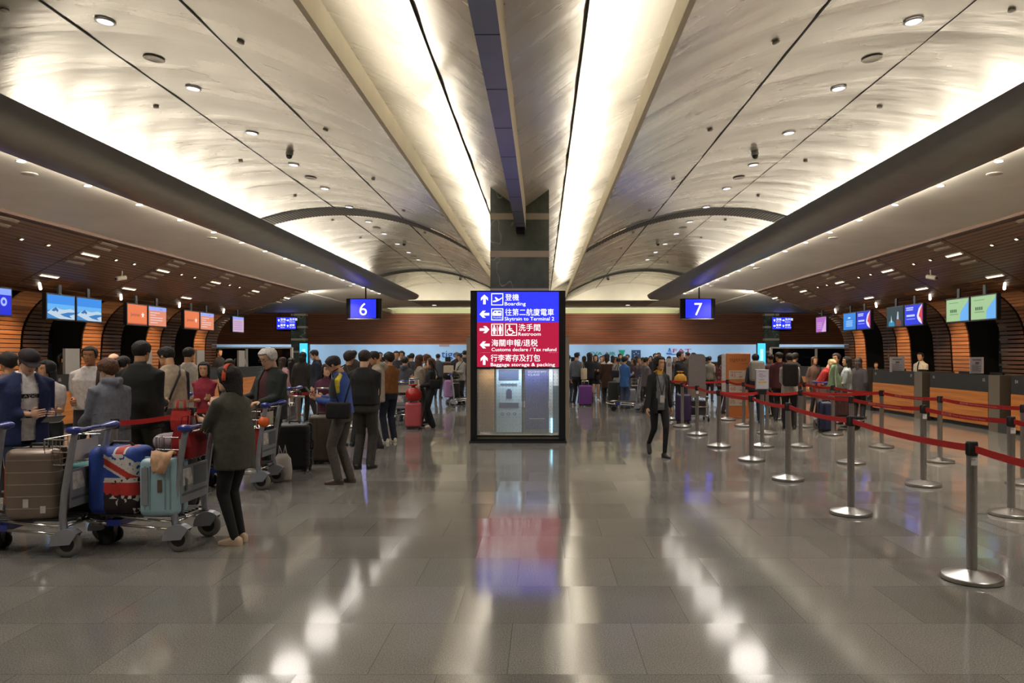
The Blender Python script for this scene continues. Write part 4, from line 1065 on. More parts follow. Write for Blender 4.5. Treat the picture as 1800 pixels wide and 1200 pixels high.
# ------------------------------------------------------------------ baggage trolleys
BLUEP = mat('2b3a94', .3, 0, .05, 6, 0, .3)
def make_trolley(label, p, rz, basket=True):
    """nose towards local +x, handle over x = 0, wheels wide apart at the handle end"""
    e = empty('baggage_trolley', label, 'trolley', (p[0], p[1], 0), rz)
    for s in (-1, 1):
        y = .25 * s
        MB().lathe([(.03, -.022), (.075, -.022), (.098, -.018), (.104, -.008), (.104, .008), (.098, .018), (.075, .022), (.03, .022)], 28, 0, (0, y, .104), 'y').build('wheel', GREYRUB, e, auto=50)
        MB().lathe([(.001, -.026), (.03, -.026), (.072, -.02), (.072, .02), (.03, .026), (.001, .026)], 24, 0, (0, y, .104), 'y').build('hub', BLACK, e, auto=40)
        fd = MB(); n = 12                              # mudguard hugging the front upper part of the wheel
        for yy in (-.036, .036):
            pts = [(-.03, .0)] + [(.122 * math.cos(a), .122 * math.sin(a)) for a in [math.radians(-5 + 140 * k / n) for k in range(n + 1)]]
            fd.prism(pts, (0, y + yy + (.004 if yy > 0 else 0), .104), (1, 0, 0), (0, 0, 1), .004)
        fd.loft([[(.122 * math.cos(a), y - .036, .104 + .122 * math.sin(a)), (.122 * math.cos(a), y + .036, .104 + .122 * math.sin(a))] for a in [math.radians(-5 + 140 * k / n) for k in range(n + 1)]], caps=False, closed=False)
        fd.build('mudguard', mat('a9adb8', .35, .5, .05, 8), e)
        MB().tube([(0.03, y, .2), (.045, y, .32), (.03, y, .5), (.0, y * .97, .72), (-.035, y * .95, .93), (-.05, y * .95, .99)], [.024, .023, .022, .022, .021, .021], 10, 0, 1.25, (1, 0, 0)).build('upright', GALV, e, smooth=True)
    rails = MB()
    for s in (-1, 1):
        rails.tube([(0.02, .25 * s, .235), (.3, .22 * s, .25), (.62, .16 * s, .275), (.80, .13 * s, .28)], .014, 8)
        rails.tube([(0.02, .25 * s, .175), (.3, .22 * s, .19), (.62, .16 * s, .2), (.75, .13 * s, .2)], .012, 8)
    rails.tube([(.04, -.25, .235), (.04, .25, .235)], .013, 8)
    rails.tube([(.62, -.16, .2), (.78, -.15, .21), (.9, -.1, .23), (.94, 0, .24), (.9, .1, .23), (.78, .15, .21), (.62, .16, .2)], .016, 8)
    rails.build('base_rails', CHROME, e, smooth=True)
    d = MB()
    for k in range(7):
        y = -.18 + .06 * k; d.box(.03, .74 - abs(y) * .3, y - .012, y + .012, .268, .285)
    for x in (.08, .4, .68): d.box(x - .015, x + .015, -.2 + .1 * x, .2 - .1 * x, .255, .268)
    d.build('deck', mat('4a4a4c', .5, .4, .1, 8), e)
    nb = MB(); nb.tube([(.7, -.13, .24), (.84, -.1, .25), (.9, 0, .26), (.84, .1, .25), (.7, .13, .24)], .02, 8); nb.build('bumper', mat('24252b', .6), e, smooth=True)
    MB().box(.52, .64, -.19, .19, .19, .24).build('blue_collar', BLUEP, e)
    for s in (-1, 1):
        MB().lathe([(.001, -.02), (.06, -.02), (.07, -.01), (.07, .01), (.06, .02), (.001, .02)], 18, 0, (.72, .055 * s, .07), 'y').build('caster', RUBBER, e, auto=40)
    MB().box(.68, .76, -.03, .03, .06, .22).build('caster_fork', mat('55565a', .4, .6), e)
    # handle: blue moulded grip over each upright, thin brake bar between
    for s in (-1, 1):
        h = MB(); rings = []
        for k in range(13):
            f = k / 12; yy = s * (.30 - .24 * f); rr = .055 * math.sin(PI * min(1, .12 + f * .95)) ** .6 if f < .98 else .02
            rr = max(.016, .06 * (1 - f) ** .8 * min(1, (f + .06) * 9))
            rings.append([(-.055 + rr * 1.15 * math.cos(a), yy, 1.0 + rr * .55 * math.sin(a)) for a in [2 * PI * j / 12 for j in range(12)]])
        h.loft(rings).build('grip', BLUEP, e, smooth=True)
    MB().tube([(-.055, -.24, 1.0), (-.055, .24, 1.0)], .013, 8).build('handle_bar', BLUEP, e, smooth=True)
    MB().tube([(-.1, -.24, .975), (-.105, 0, .97), (-.1, .24, .975)], .008, 8).build('brake_bar', CHROME, e, smooth=True)
    if basket:
        b = MB(); y0, y1, xa, xb, z0, z1 = -.225, .225, .02, .22, .72, .92
        for z in (z0, (z0 + z1) / 2, z1):
            b.tube([(xa, y0, z), (xb, y0 + .02, z), (xb, y1 - .02, z), (xa, y1, z)], .0045, 6)
        for k in range(9):
            y = y0 + .02 + (y1 - y0 - .04) * k / 8
            b.tube([(xb, y, z1), (xb, y, z0), (xa, y, z0)], .003, 5)
        for k in range(3):
            for y in (y0, y1): b.tube([(xa + .06 * (k + 1), y, z0), (xa + .06 * (k + 1), y, z1)], .003, 5)
        b.build('wire_basket', CHROME, e)
        MB().box(.025, .03, -.2, .2, .74, .9).build('instruction_board', mat('cfc6b4', .5, 0, .05, 8), e)
        ib = MB()
        for k in range(4):
            y = -.17 + .1 * k
            ib.lathe([(.028, -.002), (.034, -.002), (.034, .002), (.028, .002)], 14, 0, (.033, y + .03, .8), 'x'); ib.box(.031, .034, y + .02, y + .04, .76, .82)
        ib.build('instruction_print', mat('8a4a44', .5), e)
    pn = MB().box(.0, .012, -.225, .225, .38, .68).build('advert_panel', mat('8f9297', .45, .1, .06, 6), e)
    pp = MB(); pp.box(-.003, 0, -.2, .02, .5, .66); pp.box(-.003, 0, -.21, .21, .44, .46); pp.build('advert_print', mat('5d666e', .5), pn)
    pp = MB(); pp.prism([(.03, .52), (.2, .52), (.2, .66), (.08, .66)], (-.004, 0, 0), (0, 1, 0), (0, 0, 1), .003); pp.build('advert_picture', mat('c9c6c2', .5, 0, .3, 20), pn)
    return e
TA = make_trolley('nearest baggage trolley, carrying a union flag suitcase and a pale blue one', (-2.93, 6.24), PI - .03)
T2 = copy_tree(TA, (-3.74, 6.08, 0), PI + .02, 'baggage trolley left of the nearest one, carrying a bronze suitcase')
copy_tree(TA, (-3.3, 8.95, 0), PI, 'baggage trolley pushed by the grey haired man, behind the woman with the headband')
copy_tree(TA, (-4.60, 6.0, 0), PI - .05, 'baggage trolley partly cut off by the left picture edge')
# far trolleys (same build)
FT = [(792, 22.4, .35, 'baggage trolley with a lilac suitcase left of the lit sign'), (1124, 20.6, PI - .25, 'empty-looking baggage trolley behind the walking woman'),
      (712, 16.6, PI / 2, 'baggage trolley beside the pink suitcase in the left queue'), (1447, 15.6, .1, 'baggage trolley loaded beside the person in red'), (1216, 20.6, PI, 'baggage trolley far right of the walking woman'),
      (1076, 24.6, .3, 'baggage trolley deep in the queue right of the lit sign'), (512, 13.1, PI, 'baggage trolley behind the olive suitcase'), (340, 11.3, PI, 'baggage trolley behind the man in the cream jacket')]
for u, d, a, l in FT: copy_tree(TA, fl(u, d), a, l)

# ------------------------------------------------------------------ luggage
def suitcase(label, p, size, rz, col, ribs=5, handle=0.0, rough=.35, metal=.0, band=None, vertical=True, soft=False, z=0.0, wheels=True, corner=.05, tagcol=None, name='suitcase'):
    """hard-shell case, width along local x, thickness along y"""
    wd, th, h = size
    e = empty(name, label, 'suitcase', (p[0], p[1], z), rz)
    m = mat(col, rough if not soft else .85, metal, .06 if not soft else .15, 6 if not soft else 30, 0, 0, .0 if not soft else .2)
    f0 = .05 if wheels else 0
    for sgn in (-1, 1):
        MB().rbox(-wd / 2, wd / 2, .004 if sgn > 0 else -th / 2, th / 2 if sgn > 0 else -.004, f0, f0 + h, min(corner, th * .24), 0, 4).build('shell', m, e, smooth=False, auto=45)
    g = MB()
    if ribs:
        for k in range(ribs):
            zz = f0 + h * (k + 1) / (ribs + 1)
            if vertical:
                xx = -wd / 2 + wd * (k + 1) / (ribs + 1); g.box(xx - .008, xx + .008, -th / 2 - .004, th / 2 + .004, f0 + .05, f0 + h - .05)
            else: g.box(-wd / 2 - .003, wd / 2 + .003, -th / 2 - .003, th / 2 + .003, zz - .004, zz + .004)
        g.build('ribs', m, e, auto=30)
    MB().rbox(-wd / 2 - .002, wd / 2 + .002, -.008, .008, f0 - .002, f0 + h + .002, .006).build('zip', mat(band or '3a3632', .5), e)
    MB().tube([(-.07, 0, f0 + h), (-.06, 0, f0 + h + .028), (.06, 0, f0 + h + .028), (.07, 0, f0 + h)], .01, 8).build('carry_handle', BLACK, e, smooth=True)
    MB().tube([(wd / 2, 0, f0 + h * .4), (wd / 2 + .025, 0, f0 + h * .43), (wd / 2 + .025, 0, f0 + h * .6), (wd / 2, 0, f0 + h * .63)], .01, 8).build('side_handle', mat(band or '2a2624', .5), e, smooth=True)
    if wheels:
        for a in (-1, 1):
            for b in (-1, 1): MB().lathe([(.001, -.012), (.025, -.012), (.025, .012), (.001, .012)], 12, 0, (a * (wd / 2 - .05), b * (th / 2 - .04), .025), 'x').build('wheel', BLACK, e, auto=40)
        MB().box(-wd / 2 + .03, wd / 2 - .03, -th / 2 + .03, th / 2 - .03, .03, f0 + .01).build('wheel_base', BLACK, e)
    if handle:
        hb = MB()
        for a in (-.1, .1): hb.tube([(a, th / 2 - .04, f0 + h - .01), (a, th / 2 - .04, f0 + h + handle)], .009, 6)
        hb.tube([(-.11, th / 2 - .04, f0 + h + handle), (.11, th / 2 - .04, f0 + h + handle)], .015, 8); hb.build('pull_handle', STEEL, e, smooth=True)
    if tagcol:
        MB().box(-wd * .12, -wd * .02, -th / 2 - .004, -th / 2, f0 + h * .18, f0 + h * .3).build('sticker', mat(tagcol, .5), e)
        MB().box(wd * .2, wd * .3, -th / 2 - .004, -th / 2, f0 + h * .1, f0 + h * .2).build('sticker', mat(tagcol, .5), e)
    return e
DK = .287
# bronze case on the second trolley
s_ = suitcase('large bronze hard-shell suitcase standing on the left trolley', (-4.06, 5.98), (.40, .30, .56), .12, '85766a', 0, 0, .3, .35, '3a302a', True, False, DK, False, .06, 'cfc8c0')
g = MB()
for k in range(5):
    rr = []
    for z in (.09 + .095 * k, .096 + .095 * k):
        rr.append([(cx + .0615 * math.cos(a0 + PI / 2 * i / 5), cy_ + .0615 * math.sin(a0 + PI / 2 * i / 5), z) for cx, cy_, a0 in ((.14, .09, 0), (-.14, .09, PI / 2), (-.14, -.09, PI), (.14, -.09, 1.5 * PI)) for i in range(6)])
    g.loft(rr)
g.build('shell_line', mat('b3a698', .35, .3), s_)
MB().box(-.2 - .012, -.2, -.1, .0, .12, .42).build('orange_strap', mat('a8552e', .6), s_)
# union flag case
UF = mat('2647a0', .6, 0, .08, 20); UR = mat('c2342c', .6, 0, .1, 20); UW = mat('d8d2cc', .6, 0, .06, 20); UD = mat('241519', .7, 0, .2, 20)
fc = empty('suitcase', 'blue suitcase printed with a distressed union flag on the nearest trolley', 'suitcase', (-3.50, 6.16, DK), -.06)
W_, T_, H_ = .44, .30, .55
o = MB().rbox(-W_ / 2, W_ / 2, -T_ / 2, T_ / 2, 0, H_, .075, 0, 6).build('shell', [UF, UR, UW, UD], fc, smooth=True)
bm = bmesh.new(); bm.from_mesh(o.data)
for _ in range(7):
    ed = [e_ for e_ in bm.edges if e_.calc_length() > .0075]
    if not ed: break
    bmesh.ops.subdivide_edges(bm, edges=ed, cuts=1, use_grid_fill=True)
bmesh.ops.triangulate(bm, faces=[f for f in bm.faces if len(f.verts) > 4])
def flag_paint(c, n):
    nz_ = lambda k, o_=0: noise.noise(V((c.x * k + o_, c.y * k, c.z * k)))
    u = c.x / W_; v = c.z / H_
    if c.z > H_ - .05 and n.z > .35:                     # lid: red stripe with white borders running to the back
        if abs(u - .16) < .075: return 1
        return 2 if abs(u - .16) < .115 else 0
    if c.y > .02 and n.y > -.3: return 0
    if u < -.13 + .02 * nz_(30): return 0
    if v < .48 and nz_(9, 3.3) + .9 * nz_(28, 1.1) * .5 > -.02 + 1.1 * (v - .18) + .9 * abs(u - .02): return 3
    d = (v - (.80 - .46 * (u + .12)))                    # diagonal of the flag
    if v > .56:
        if abs(d) < .05: return 1
        if -.09 < d <= -.05: return 2
        if .05 <= d < .26 and u > .02 + .1 * nz_(22): return 2 if nz_(40) > -.35 else 0
        if .05 <= d < .10: return 2
        return 0
    if v > .485: return 2 if nz_(45) > -.3 else 3
    if v > .30: return 1
    if v > .25: return 2 if nz_(25, 7) > 0 else 3
    return 2 if nz_(16, 5) > .18 else 3
for f in bm.faces: f.material_index = flag_paint(f.calc_center_median(), f.normal); f.smooth = True
bm.to_mesh(o.data); bm.free(); o.data.set_sharp_from_angle(angle=math.radians(50))
MB().tube([(-.1, 0, H_), (-.07, 0, H_ + .03), (.07, 0, H_ + .03), (.1, 0, H_)], .012, 8).build('carry_handle', BLACK, fc)
MB().tube([(-W_ / 2, -.04, .2), (-W_ / 2 - .025, -.04, .22), (-W_ / 2 - .025, -.04, .34), (-W_ / 2, -.04, .36)], .009, 8).build('side_handle', BLACK, fc)
# pale blue case with brown trim
s_ = suitcase('pale blue hard-shell suitcase with grey seams on the nearest trolley', (-3.10, 6.07), (.31, .24, .47), .05, '9fc3cf', 0, 0, .3, 0, '6d757c', True, False, DK, False, .05)
g = MB()
for x in (-.1, -.06, .06, .1): g.box(x - .005, x + .005, -.124, .124, .06, .41)
g.build('shell_line', mat('7f98a4', .4), s_)
MB().box(.0, .035, -.126, -.12, .2, .3).build('badge', mat('6b5544', .5), s_)
MB().box(-.125, -.075, -.128, -.12, .1, .4).build('grey_grip', mat('8b8f95', .4), s_)
# teal case, dark boxes
tag(MB().rbox(-.2, .2, -.14, .14, 0, .22, .03, 0, 3).build('carton', mat('2b7a78', .6, 0, .1, 8), None, auto=40, loc=(-3.93, 6.33, DK + .16), rz=.05), 'teal box lying behind the upright of the left trolley', 'box')
tag(MB().rbox(-.22, .22, -.16, .16, 0, .16, .03, 0, 3).build('flat_case', mat('1d1d20', .6, 0, .1, 8), None, auto=40, loc=(-3.93, 6.33, DK), rz=.05), 'dark flat case under the teal box on the left trolley', 'case')
# soft things on the flag case trolley
def blob(name, label, cat, c, r, col, seed=1, rz=0, sq=0.18, n=22, kk=14):
    mb = MB(); mb.ball((0, 0, 0), r, 0, n, kk)
    mb.v = [tuple(V(p) * (1 + sq * noise.noise(V(p) * 7 + V((seed, 0, 0))))) for p in mb.v]
    zmin = min(p[2] for p in mb.v)
    return tag(mb.build(name, cloth(col), None, smooth=True, loc=(c[0], c[1], c[2] - zmin), rz=rz), label, cat)
blob('neck_pillow', 'mauve grey travel pillow lying on the pale blue suitcase', 'pillow', (-3.12, 6.22, DK + .50), (.15, .1, .075), '9c8d95', 3)
def gathered_bag(name, label, cat, c, r, h, col, rough=.3):
    e = empty(name, label, cat, c, 0); mb = MB(); n = 28; rings = []
    for z, k, fo in ((0, .55, .02), (.03, .85, .04), (.3, 1.05, .05), (.6, .95, .08), (.8, .55, .16), (.88, .22, .25), (.94, .2, .25), (1.0, .42, .3), (1.08, .5, .35)):
        rings.append([(r[0] * k * (1 + fo * math.sin(5 * 2 * PI * j / n + z * 3)) * math.cos(2 * PI * j / n), r[1] * k * (1 + fo * math.cos(4 * 2 * PI * j / n + z * 5)) * math.sin(2 * PI * j / n), z * h) for j in range(n)])
    mb.loft(rings); mb.build('bag_body', mat(col, rough, 0, .12, 14, 0, 0, .4), e, smooth=True)
    MB().lathe([(r[0] * .2, .86 * h), (r[0] * .26, .88 * h), (r[0] * .26, .92 * h), (r[0] * .2, .94 * h)], 14).build('tie', cloth('3a2420'), e, smooth=True)
    return e
def duffel(name, label, cat, c, size, col, rz=0):
    e = empty(name, label, cat, c, rz); w_, d_, h_ = size
    mb = MB().rbox(-w_ / 2, w_ / 2, -d_ / 2, d_ / 2, 0, h_, min(size) * .38, 0, 5)
    mb.v = [tuple(V(p) * (1 + .08 * noise.noise(V(p) * 9))) for p in mb.v]
    mb.build('bag_body', cloth(col), e, auto=60)
    for s in (-1, 1): MB().tube([(-w_ * .25, s * d_ * .3, h_ * .8), (-w_ * .2, s * d_ * .2, h_ * 1.25), (w_ * .2, s * d_ * .2, h_ * 1.25), (w_ * .25, s * d_ * .3, h_ * .8)], .010, 6).build('strap', cloth('2a2624'), e, smooth=True)
    MB().box(-w_ * .4, w_ * .4, -.006, .006, h_ - .004, h_ + .004).build('zip', mat('5a5650', .4, .5), e)
    return e
tw = MB(); rows = []
for i in range(7):
    f = i / 6
    rows.append([(-.1 + .2 * g_ / 6 * (1 - .55 * f) + .03 * f, -.02 - .035 * min(1, f * 2.2) + .008 * math.sin(g_ * 1.7 + i), .03 - .2 * max(0, f - .2) + .012 * math.sin(g_ + i * 2)) for g_ in range(7)])
tw.loft(rows, caps=False, closed=False)
o = tw.build('scarf', cloth('d9ae8c'), None, smooth=True, loc=(-3.05, 5.985, DK + .485)); md = o.modifiers.new('thick', 'SOLIDIFY'); md.thickness = .012
tag(o, 'peach coloured cloth hanging over the front of the pale blue suitcase', 'cloth')
# other cases in the queues
suitcase('large black suitcase on the floor behind the grey haired man', (-3.40, 10.15), (.46, .30, .60), .03, '17171a', 4, .36, .5, 0, '101012', False)
suitcase('olive brown suitcase with raised pull handle beside the black one', (-3.22, 10.85), (.36, .30, .66), .1, '4a4034', 5, .38, .45, 0, '2a251f')
suitcase('pink hard-shell suitcase standing by the woman in black', fl(727, 15.8), (.34, .26, .52), .05, 'c05a5f', 4, .5, .35, 0, 'a04a50')
suitcase('purple suitcase with a dark band right of the lit sign', fl(1029, 22.6), (.40, .28, .60), 0, '6a3a82', 2, .12, .35, 0, '3a2248')
suitcase('tall dark green suitcase beside the woman in the brown coat', fl(1078, 22.4), (.32, .26, .72), 0, '262b26', 3, 0, .45, 0, '18201a')
suitcase('grey suitcase behind the person in the blue denim jacket', fl(1108, 22.4), (.30, .26, .50), .1, '77777a', 3, 0, .45, 0, '4a4a4c')
suitcase('lilac suitcase standing on the trolley left of the lit sign', (at(788, 690, 22.5).x, 22.5), (.24, .26, .52), .3, 'b98cc0', 3, 0, .35, 0, '8a64a0', True, False, DK, False)
suitcase('black suitcase beside the lilac one on the trolley', (at(799, 690, 22.6).x + .03, 22.65), (.22, .26, .46), .3, '1d1d20', 3, 0, .5, 0, '111111', True, False, DK, False)
duffel('duffel_bag', 'black duffel bag lying on top of the lilac suitcase', 'bag', (at(793, 660, 22.55).x, 22.56, DK + .55), (.5, .26, .18), '141416')
tag(MB().rbox(-.14, .14, -.1, .1, 0, .22, .01).build('carton', mat('c9b9a0', .7), None, loc=(at(791, 650, 22.9).x, 22.55, DK + .74)), 'small pale carton on top of the black duffel bag', 'box')
gathered_bag('red_bag', 'shiny red gathered bag standing on the pink suitcase', 'bag', (fl(727, 15.8)[0], 15.76, .602), (.165, .12), .33, 'b3211c')
suitcase('dark red patterned suitcase on the trolley near the person in red', (at(1478, 700, 15.6).x, 15.62), (.36, .26, .46), .1, '4a2c2c', 4, 0, .5, 0, '201414', True, False, DK, False)
suitcase('navy printed suitcase standing left of the person in red', fl(1453, 15.08), (.32, .25, .58), 0, '222a4a', 3, 0, .5, 0, '141a2e')
suitcase('dark purple suitcase behind the belt right of the walking woman', fl(1201, 17.15), (.34, .26, .62), 0, '33204a', 3, 0, .5, 0, '201430')
for k, (x, c, l) in enumerate(((-3.66, '2a2420', 'dark brown bag on the trolley behind the woman with the headband'), (-3.98, '1b1b1e', 'black bag on the trolley behind the woman with the headband, leftmost'))):
    duffel('travel_bag', l, 'bag', (x, 8.95, DK), (.3, .26, .28), c, .2 * k)
# red shopping bags between trolley and queue
def paper_bag(label, c, w_, d_, h_, col, rz=0, cat='bag', tilt=0):
    e = empty('shopping_bag', label, cat, c, rz)
    mb = MB(); t = .004
    A = [(-w_ / 2, -d_ / 2, 0), (w_ / 2, -d_ / 2, 0), (w_ / 2, d_ / 2, 0), (-w_ / 2, d_ / 2, 0)]
    mid = [(-w_ / 2 - .01, -d_ / 2 - .01, h_ * .5), (w_ / 2 + .01, -d_ / 2 - .01, h_ * .5), (w_ / 2, d_ / 2 + .01, h_ * .5), (-w_ / 2, d_ / 2 + .01, h_ * .5)]
    top = [(-w_ / 2, -d_ * .35, h_), (w_ / 2, -d_ * .35, h_ - .01), (w_ / 2, d_ * .35, h_), (-w_ / 2, d_ * .35, h_ + .01)]
    inn = [(p[0] * .97, p[1] * .9, p[2]) for p in top]; low = [(p[0] * .95, p[1] * .9, .02) for p in A]
    mb.loft([A, mid, top, inn, low]); mb.build('bag_body', cloth(col), e)
    for s in (-1, 1): MB().tube([(-w_ * .25, s * d_ * .3, h_ - .01), (-w_ * .2, s * d_ * .2, h_ + .1), (w_ * .2, s * d_ * .2, h_ + .1), (w_ * .25, s * d_ * .3, h_ - .01)], .006, 6).build('strap', cloth(col), e, smooth=True)
    return e
paper_bag('bright red shopping bag standing in the basket of the nearest trolley', (-2.98, 6.24, .735), .28, .16, .24, '9c1c22', PI / 2)
# ------------------------------------------------------------------ people
PENDING = []                                            # meshes whose overlapping limbs are fused into one skin at the end
def fuse(mb, name, mats, parent, voxel, post=None, smooth_it=4):
    o = mb.build(name, mats, parent, True)
    m = o.modifiers.new('fuse', 'REMESH'); m.mode = 'VOXEL'; m.voxel_size = voxel; m.use_smooth_shade = True
    m2 = o.modifiers.new('relax', 'SMOOTH'); m2.iterations = smooth_it; m2.factor = .5
    PENDING.append((o, post, mats))
    return o
def finish_fuse():
    dg = bpy.context.evaluated_depsgraph_get(); dg.update()
    new = [(o, bpy.data.meshes.new_from_object(o.evaluated_get(dg)), post, mats) for o, post, mats in PENDING]
    for o, me, post, mats in new:
        o.modifiers.clear(); me.materials.clear()
        for x in (mats if isinstance(mats, (list, tuple)) else [mats]): me.materials.append(x)
        o.data = me
        if post: post(me)
        me.polygons.foreach_set('use_smooth', [True] * len(me.polygons))

HT = [0, .05, .12, .2, .29, .38, .47, .56, .64, .74, .84, .92, .97, 1.0]
HW = [.022, .040, .051, .057, .062, .066, .070, .073, .0745, .074, .066, .048, .030, .004]
HF = [.070, .082, .087, .088, .089, .089, .087, .086, .090, .088, .072, .050, .030, .004]
HB = [-.03, -.005, .02, .04, .060, .075, .087, .095, .098, .097, .085, .060, .038, .004]
def lerp_tab(T, A, t):
    for i in range(len(T) - 1):
        if t <= T[i + 1]:
            k = (t - T[i]) / (T[i + 1] - T[i]); k2 = k
            return A[i] + (A[i + 1] - A[i]) * k2
    return A[-1]
def head_pt(a, t, feat=True, k=1.0, add=0.0):
    """a = angle from straight ahead (+ towards the left ear), t = 0 chin .. 1 crown; local frame, face towards -y, chin at z = 0"""
    w, f, b = lerp_tab(HT, HW, t), lerp_tab(HT, HF, t), lerp_tab(HT, HB, t)
    c, s = math.cos(a), math.sin(a)
    e = lambda v, p: math.copysign(abs(v) ** p, v)
    x = (w * k + add) * e(s, .9)
    if c >= 0: y = -(f * k + add) * e(c, .85)
    else: y = (b * k + add) * e(-c, .9)
    z = .225 * (t if k == 1 and not add else .5 + (t - .5) * (k + add * 4))
    if feat and c > 0:
        y -= .021 * math.exp(-(x / .011) ** 2 - ((t - .40) / .045) ** 2) + .012 * math.exp(-(x / .008) ** 2 - ((t - .50) / .06) ** 2)
        for sx_ in (-1, 1): y += .009 * math.exp(-((x - sx_ * .031) / .014) ** 2 - ((t - .53) / .035) ** 2)
        y -= .004 * math.exp(-(x / .02) ** 2 - ((t - .25) / .03) ** 2) + .005 * math.exp(-(x / .014) ** 2 - ((t - .06) / .05) ** 2)
        y += .003 * math.exp(-(x / .018) ** 2 - ((t - .17) / .02) ** 2)
    return V((x, y, z))
def add_head(mb, M, det, mi, ears=True):
    """skull, face, ears, eyes, brows, lips into mb; mi = material indices (skin, lips, white, dark)"""
    na, nt = (32, 26) if det > 1 else ((20, 15) if det else (12, 9))
    k0 = len(mb.v); rings = []
    for i in range(nt + 1):
        t = (i / nt)
        rings.append([head_pt(2 * PI * j / na, max(.004, min(.996, t))) for j in range(na)])
    mb.loft(rings, mi[0])
    if ears:
        for s in (-1, 1):
            mb.ball((s * .074, .012, .225 * .47), (.010, .018, .031), mi[0], 8, 6)
    if det:
        for s in (-1, 1):
            mb.ball((s * .031, -.0765, .225 * .525), (.0135, .007, .0062), mi[2], 8, 6)
            mb.ball((s * .031, -.0815, .225 * .525), (.0062, .004, .0058), mi[3], 8, 6)
            mb.tube([(s * .017, -.090, .225 * .60), (s * .031, -.089, .225 * .615), (s * .046, -.079, .225 * .60)], [.0026, .0034, .002], 5, mi[3])
        mb.tube([(-.021, -.082, .225 * .245), (-.009, -.0925, .225 * .255), (0, -.0935, .225 * .25), (.009, -.0925, .225 * .255), (.021, -.082, .225 * .245)], [.002, .0045, .005, .0045, .002], 6, mi[1])
    else:
        for s in (-1, 1): mb.ball((s * .031, -.080, .225 * .525), (.011, .006, .006), mi[3], 6, 4)
    mb.xf(M, k0)
def sstep(a, b, x):
    t = max(0, min(1, (x - a) / (b - a))); return t * t * (3 - 2 * t)
def hair_mesh(M, style, det):
    mb = MB(); na, nt = (36, 18) if det > 1 else (22, 11)
    def line(a):                                        # hairline height for an angle
        a = abs((a + PI) % (2 * PI) - PI)
        if style == 'bald': return .62 if a < 2.2 else .30
        if a < .9: base = .80 if style != 'fringe' else .62
        elif a < 1.35: base = .80 + (.40 - .80) * (a - .9) / .45 if style != 'fringe' else .62 + (.40 - .62) * (a - .9) / .45
        elif a < 1.8: base = .40
        else: base = .40 - .26 * (a - 1.8) / (PI - 1.8)
        if style in ('long', 'longloose', 'bob', 'fringe') and a > 1.1: base = min(base, .30 if a < 1.6 else .05)
        return base
    vol = {'short': .011, 'crew': .006, 'bald': .004, 'bob': .02, 'long': .016, 'longloose': .018, 'bun': .009, 'tail': .009, 'grey': .018, 'fringe': .016, 'puffy': .024}.get(style, .012)
    top = .80 if style == 'bald' else 1.0
    rings = []
    for j in range(na):
        a = 2 * PI * j / na; l = line(a); col = []
        for i in range(nt + 1):
            f = i / nt; t = l + (min(top, .995) - l) * f
            if style == 'bald': t = l + (max(.0, .72 - l) if abs((a + PI) % (2 * PI) - PI) > 1.2 else .001) * f
            o = vol * sstep(0, .22, f) * (1 if style != 'bald' else (1 - sstep(.6, 1, f)))
            o *= 1 + .35 * noise.noise(V((math.cos(a) * 3, math.sin(a) * 3, t * 9)))
            p = head_pt(a, t, False, 1.0, 0.0); c = V((0, .008, .13)); d = (p - c).normalized()
            col.append(p + d * (o + .0025))
        rings.append(col)
    mb.loft(rings + [rings[0]], 0, caps=False, closed=False)
    if style in ('long', 'longloose', 'bob', 'fringe'):
        L = {'long': .36, 'longloose': .30, 'bob': .05, 'fringe': .08}[style]
        z0 = .13; n = 24 if det > 1 else 16; k = 8
        secs = []
        for i in range(k + 1):
            f = i / k; z = z0 - (z0 + L) * f
            if f < .35: w, bk, fr = .086, .115, -.03
            else: g = (f - .35) / .65; w, bk, fr = .086 + .02 * g * (1 if style != 'bob' else .4) - .03 * g * g, .115 - .005 * g, -.03 + .07 * g
            ring = []
            for j in range(n):
                th = PI * 1.16 * (j / (n - 1) - .5)
                ring.append((w * math.sin(th) * 1.02, .012 + (bk * max(0, math.cos(th)) + fr * (1 - max(0, math.cos(th))) * .8) + .004 * math.sin(j * 2.1 + i), z + .008 * math.sin(j * 1.3)))
            inner = [(p[0] * .80, p[1] * .74 - .002, p[2]) for p in reversed(ring)]
            secs.append(ring + inner)
        mb.loft(secs, 0)
    if style == 'bun': mb.ball((0, .125, .17), (.045, .04, .042), 0, 12, 8)
    if style == 'tail': mb.limb([(0, .11, .16), (0, .15, .12), (0, .15, .02), (0, .13, -.1)], [.025, .03, .026, .012], 10)
    mb.xf(M)
    return mb
